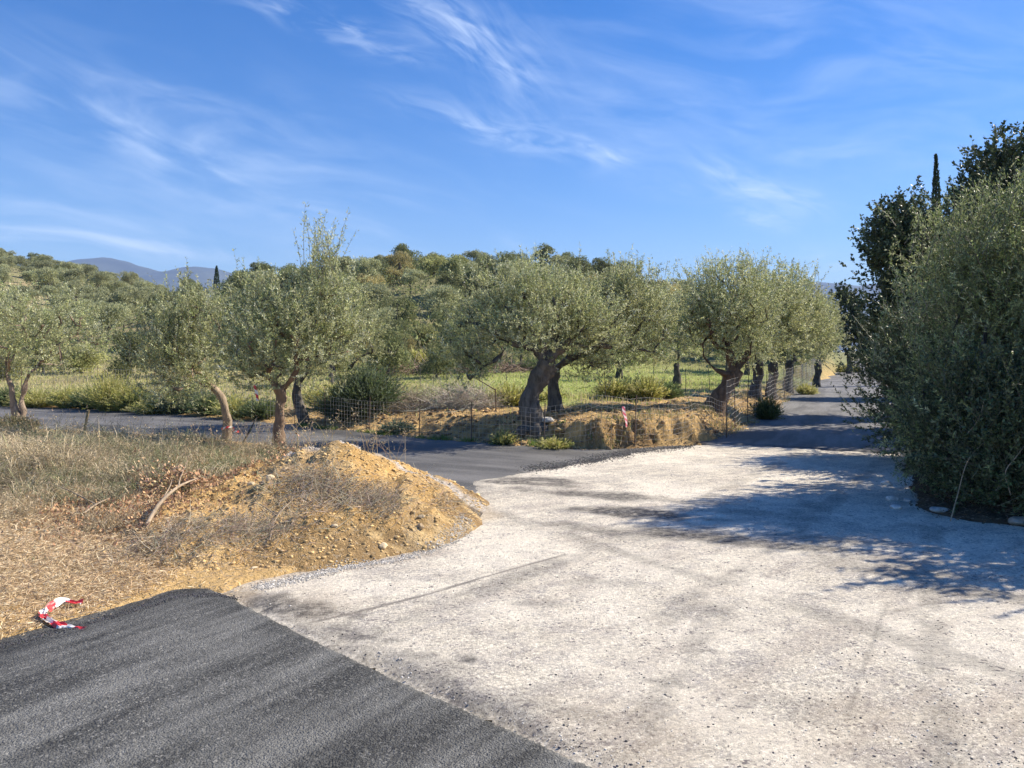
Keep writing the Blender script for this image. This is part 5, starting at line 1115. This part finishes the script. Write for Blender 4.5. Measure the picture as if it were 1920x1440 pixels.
# bitumen crumbs at the edge of the back road
mb = MB(); m = 5000; e = spline(np.array([G(1000, 880), G(1110, 863), G(1180, 849), G(1290, 836)]), 200)[(rng.uniform(0, 1, m)*199).astype(int)]; x = e[:, 0]+rng.normal(0, .12, m); y = e[:, 1]+rng.normal(.05, .22, m)
clods(mb, np.column_stack([x, y, np.maximum(zsurf(x, y), zback(x, y))]), .006+.012*rng.uniform(0, 1, m)**2, colvar((.09, .088, .085), m, rng, .3), rng)
e = spline(np.array([(-3.6, 5.0), G(0, 1218), G(120, 1186), G(250, 1150), G(300, 1133), G(335, 1121), G(440, 1122)]), 300)[(rng.uniform(0, 1, m)*299).astype(int)]; x = e[:, 0]+rng.normal(0, .025, m); y = e[:, 1]+rng.normal(0, .025, m)
clods(mb, np.column_stack([x, y, np.maximum(zsurf(x, y), zslab(x, y))]), .003+.007*rng.uniform(0, 1, m)**2, colvar((.05, .05, .052), m, rng, .25), rng)
tag(mb.build('asphalt_crumbs', M_stone), 'black asphalt crumbs along the edges of the paving', kind='stuff')

def stone(px, D, r, col, label, seed, dz=0.0, fl=.65, group=None):
    rng = np.random.default_rng(seed); V = IV.copy(); T = IF
    for _ in range(2):                                     # subdivide
        E_ = {}; V_ = list(V); T2 = []
        def mid(a, b):
            k = (min(a, b), max(a, b))
            if k not in E_: E_[k] = len(V_); V_.append(nrm((V_[a]+V_[b])[None])[0])
            return E_[k]
        for a, b, c in T: ab, bc, ca = mid(a, b), mid(b, c), mid(c, a); T2 += [(a, ab, ca), (b, bc, ab), (c, ca, bc), (ab, bc, ca)]
        V = np.array(V_); T = np.array(T2)
    cut = nrm(rng.normal(size=(9, 3)));
    for c in cut: dd = V@c; V = V-np.maximum(dd-.72, 0)[:, None]*c
    V = V*(1+fbm(V[:, 0]*2+seed, V[:, 1]*2+V[:, 2], 1.3, 3, seed)[:, None]*.12)*np.array([1.25, .9, fl])*r
    x = PX(px, D); z = float(zsurf(np.array([x]), np.array([D]))[0]); mb = MB(); mb.add(V, T=T, C=col); o = mb.build('stone', M_stone, smooth=False); o.location = (x, D, z+r*fl*.4+dz); o.rotation_euler = (0, 0, seed)
    tag(o, label, 'stone', group)
tan = (.56, .45, .29); pale = (.58, .56, .52)
stone(718, 7.62, .055, tan, 'squarish tan stone at the foot of the dirt heap by the gravel', 1101)
stone(788, 8.05, .045, (.42, .31, .18), 'brown stone right of the squarish one at the heap foot', 1102)
stone(790, 8.25, .035, tan, 'small tan stone just above the brown one on the heap foot', 1103)
stone(506, 8.75, .055, (.60, .49, .31), 'rounded yellow stone high on the left of the dirt heap', 1104, fl=.8)
stone(470, 8.9, .05, (.55, .44, .27), 'half-buried stone left of the rounded yellow one', 1105)
stone(627, 7.75, .03, tan, 'small pale stone low in the middle of the heap slope', 1106)
stone(476, 7.0, .035, tan, 'flat pale stone near the lower left toe of the heap', 1107, fl=.35)
stone(1661, 11.6, .075, pale, 'white stone under the bush edge, farthest of the verge stones', 1108)
stone(1672, 10.4, .07, pale, 'white stone at the gravel edge below the farthest one', 1109)
stone(1681, 9.85, .09, pale, 'pale stone half in the gravel edge, nearest the dark verge corner', 1110, fl=.4)
stone(1702, 10.3, .05, (.42, .41, .38), 'small grey stone in the shade under the bush', 1111)
stone(1762, 9.55, .10, (.40, .41, .39), 'flat grey-green stone lying in the dark litter under the bush', 1112, fl=.4)
stone(1912, 8.9, .13, (.36, .31, .25), 'large brown stone at the right edge under the bush', 1113, fl=.45)
stone(1026, 17.2, .17, (.50, .48, .44), 'flat pale rock beside the roots of the gnarled olive', 1114, fl=.45)
stone(178, 17.6, .14, (.62, .52, .36), 'flat pale cut stump stone right of the far left olive trunk', 1115, fl=.35)

# ------------------------------------------------------------------ air
def haze():
    m = bpy.data.materials.new('haze_air'); m.use_nodes = True; nt = m.node_tree; nt.nodes.clear()
    out = nt.nodes.new('ShaderNodeOutputMaterial'); pv = nt.nodes.new('ShaderNodeVolumePrincipled')
    pv.inputs['Color'].default_value = (.40, .60, 1.0, 1); pv.inputs['Density'].default_value = 1.5e-4; pv.inputs['Anisotropy'].default_value = 0.0
    nt.links.new(pv.outputs[0], out.inputs['Volume'])
    x, y0, y1, z0, z1 = 9500., -400., 9500., -75., 620.
    mb = MB(); V = [(sx*x, yy, zz) for zz in (z0, z1) for yy in (y0, y1) for sx in (-1, 1)]
    mb.add(V, [(0, 2, 3, 1), (4, 5, 7, 6), (0, 1, 5, 4), (2, 6, 7, 3), (0, 4, 6, 2), (1, 3, 7, 5)])
    tag(mb.build('haze', m, smooth=False), kind='stuff', label='thin blue haze in the distant air')
haze()
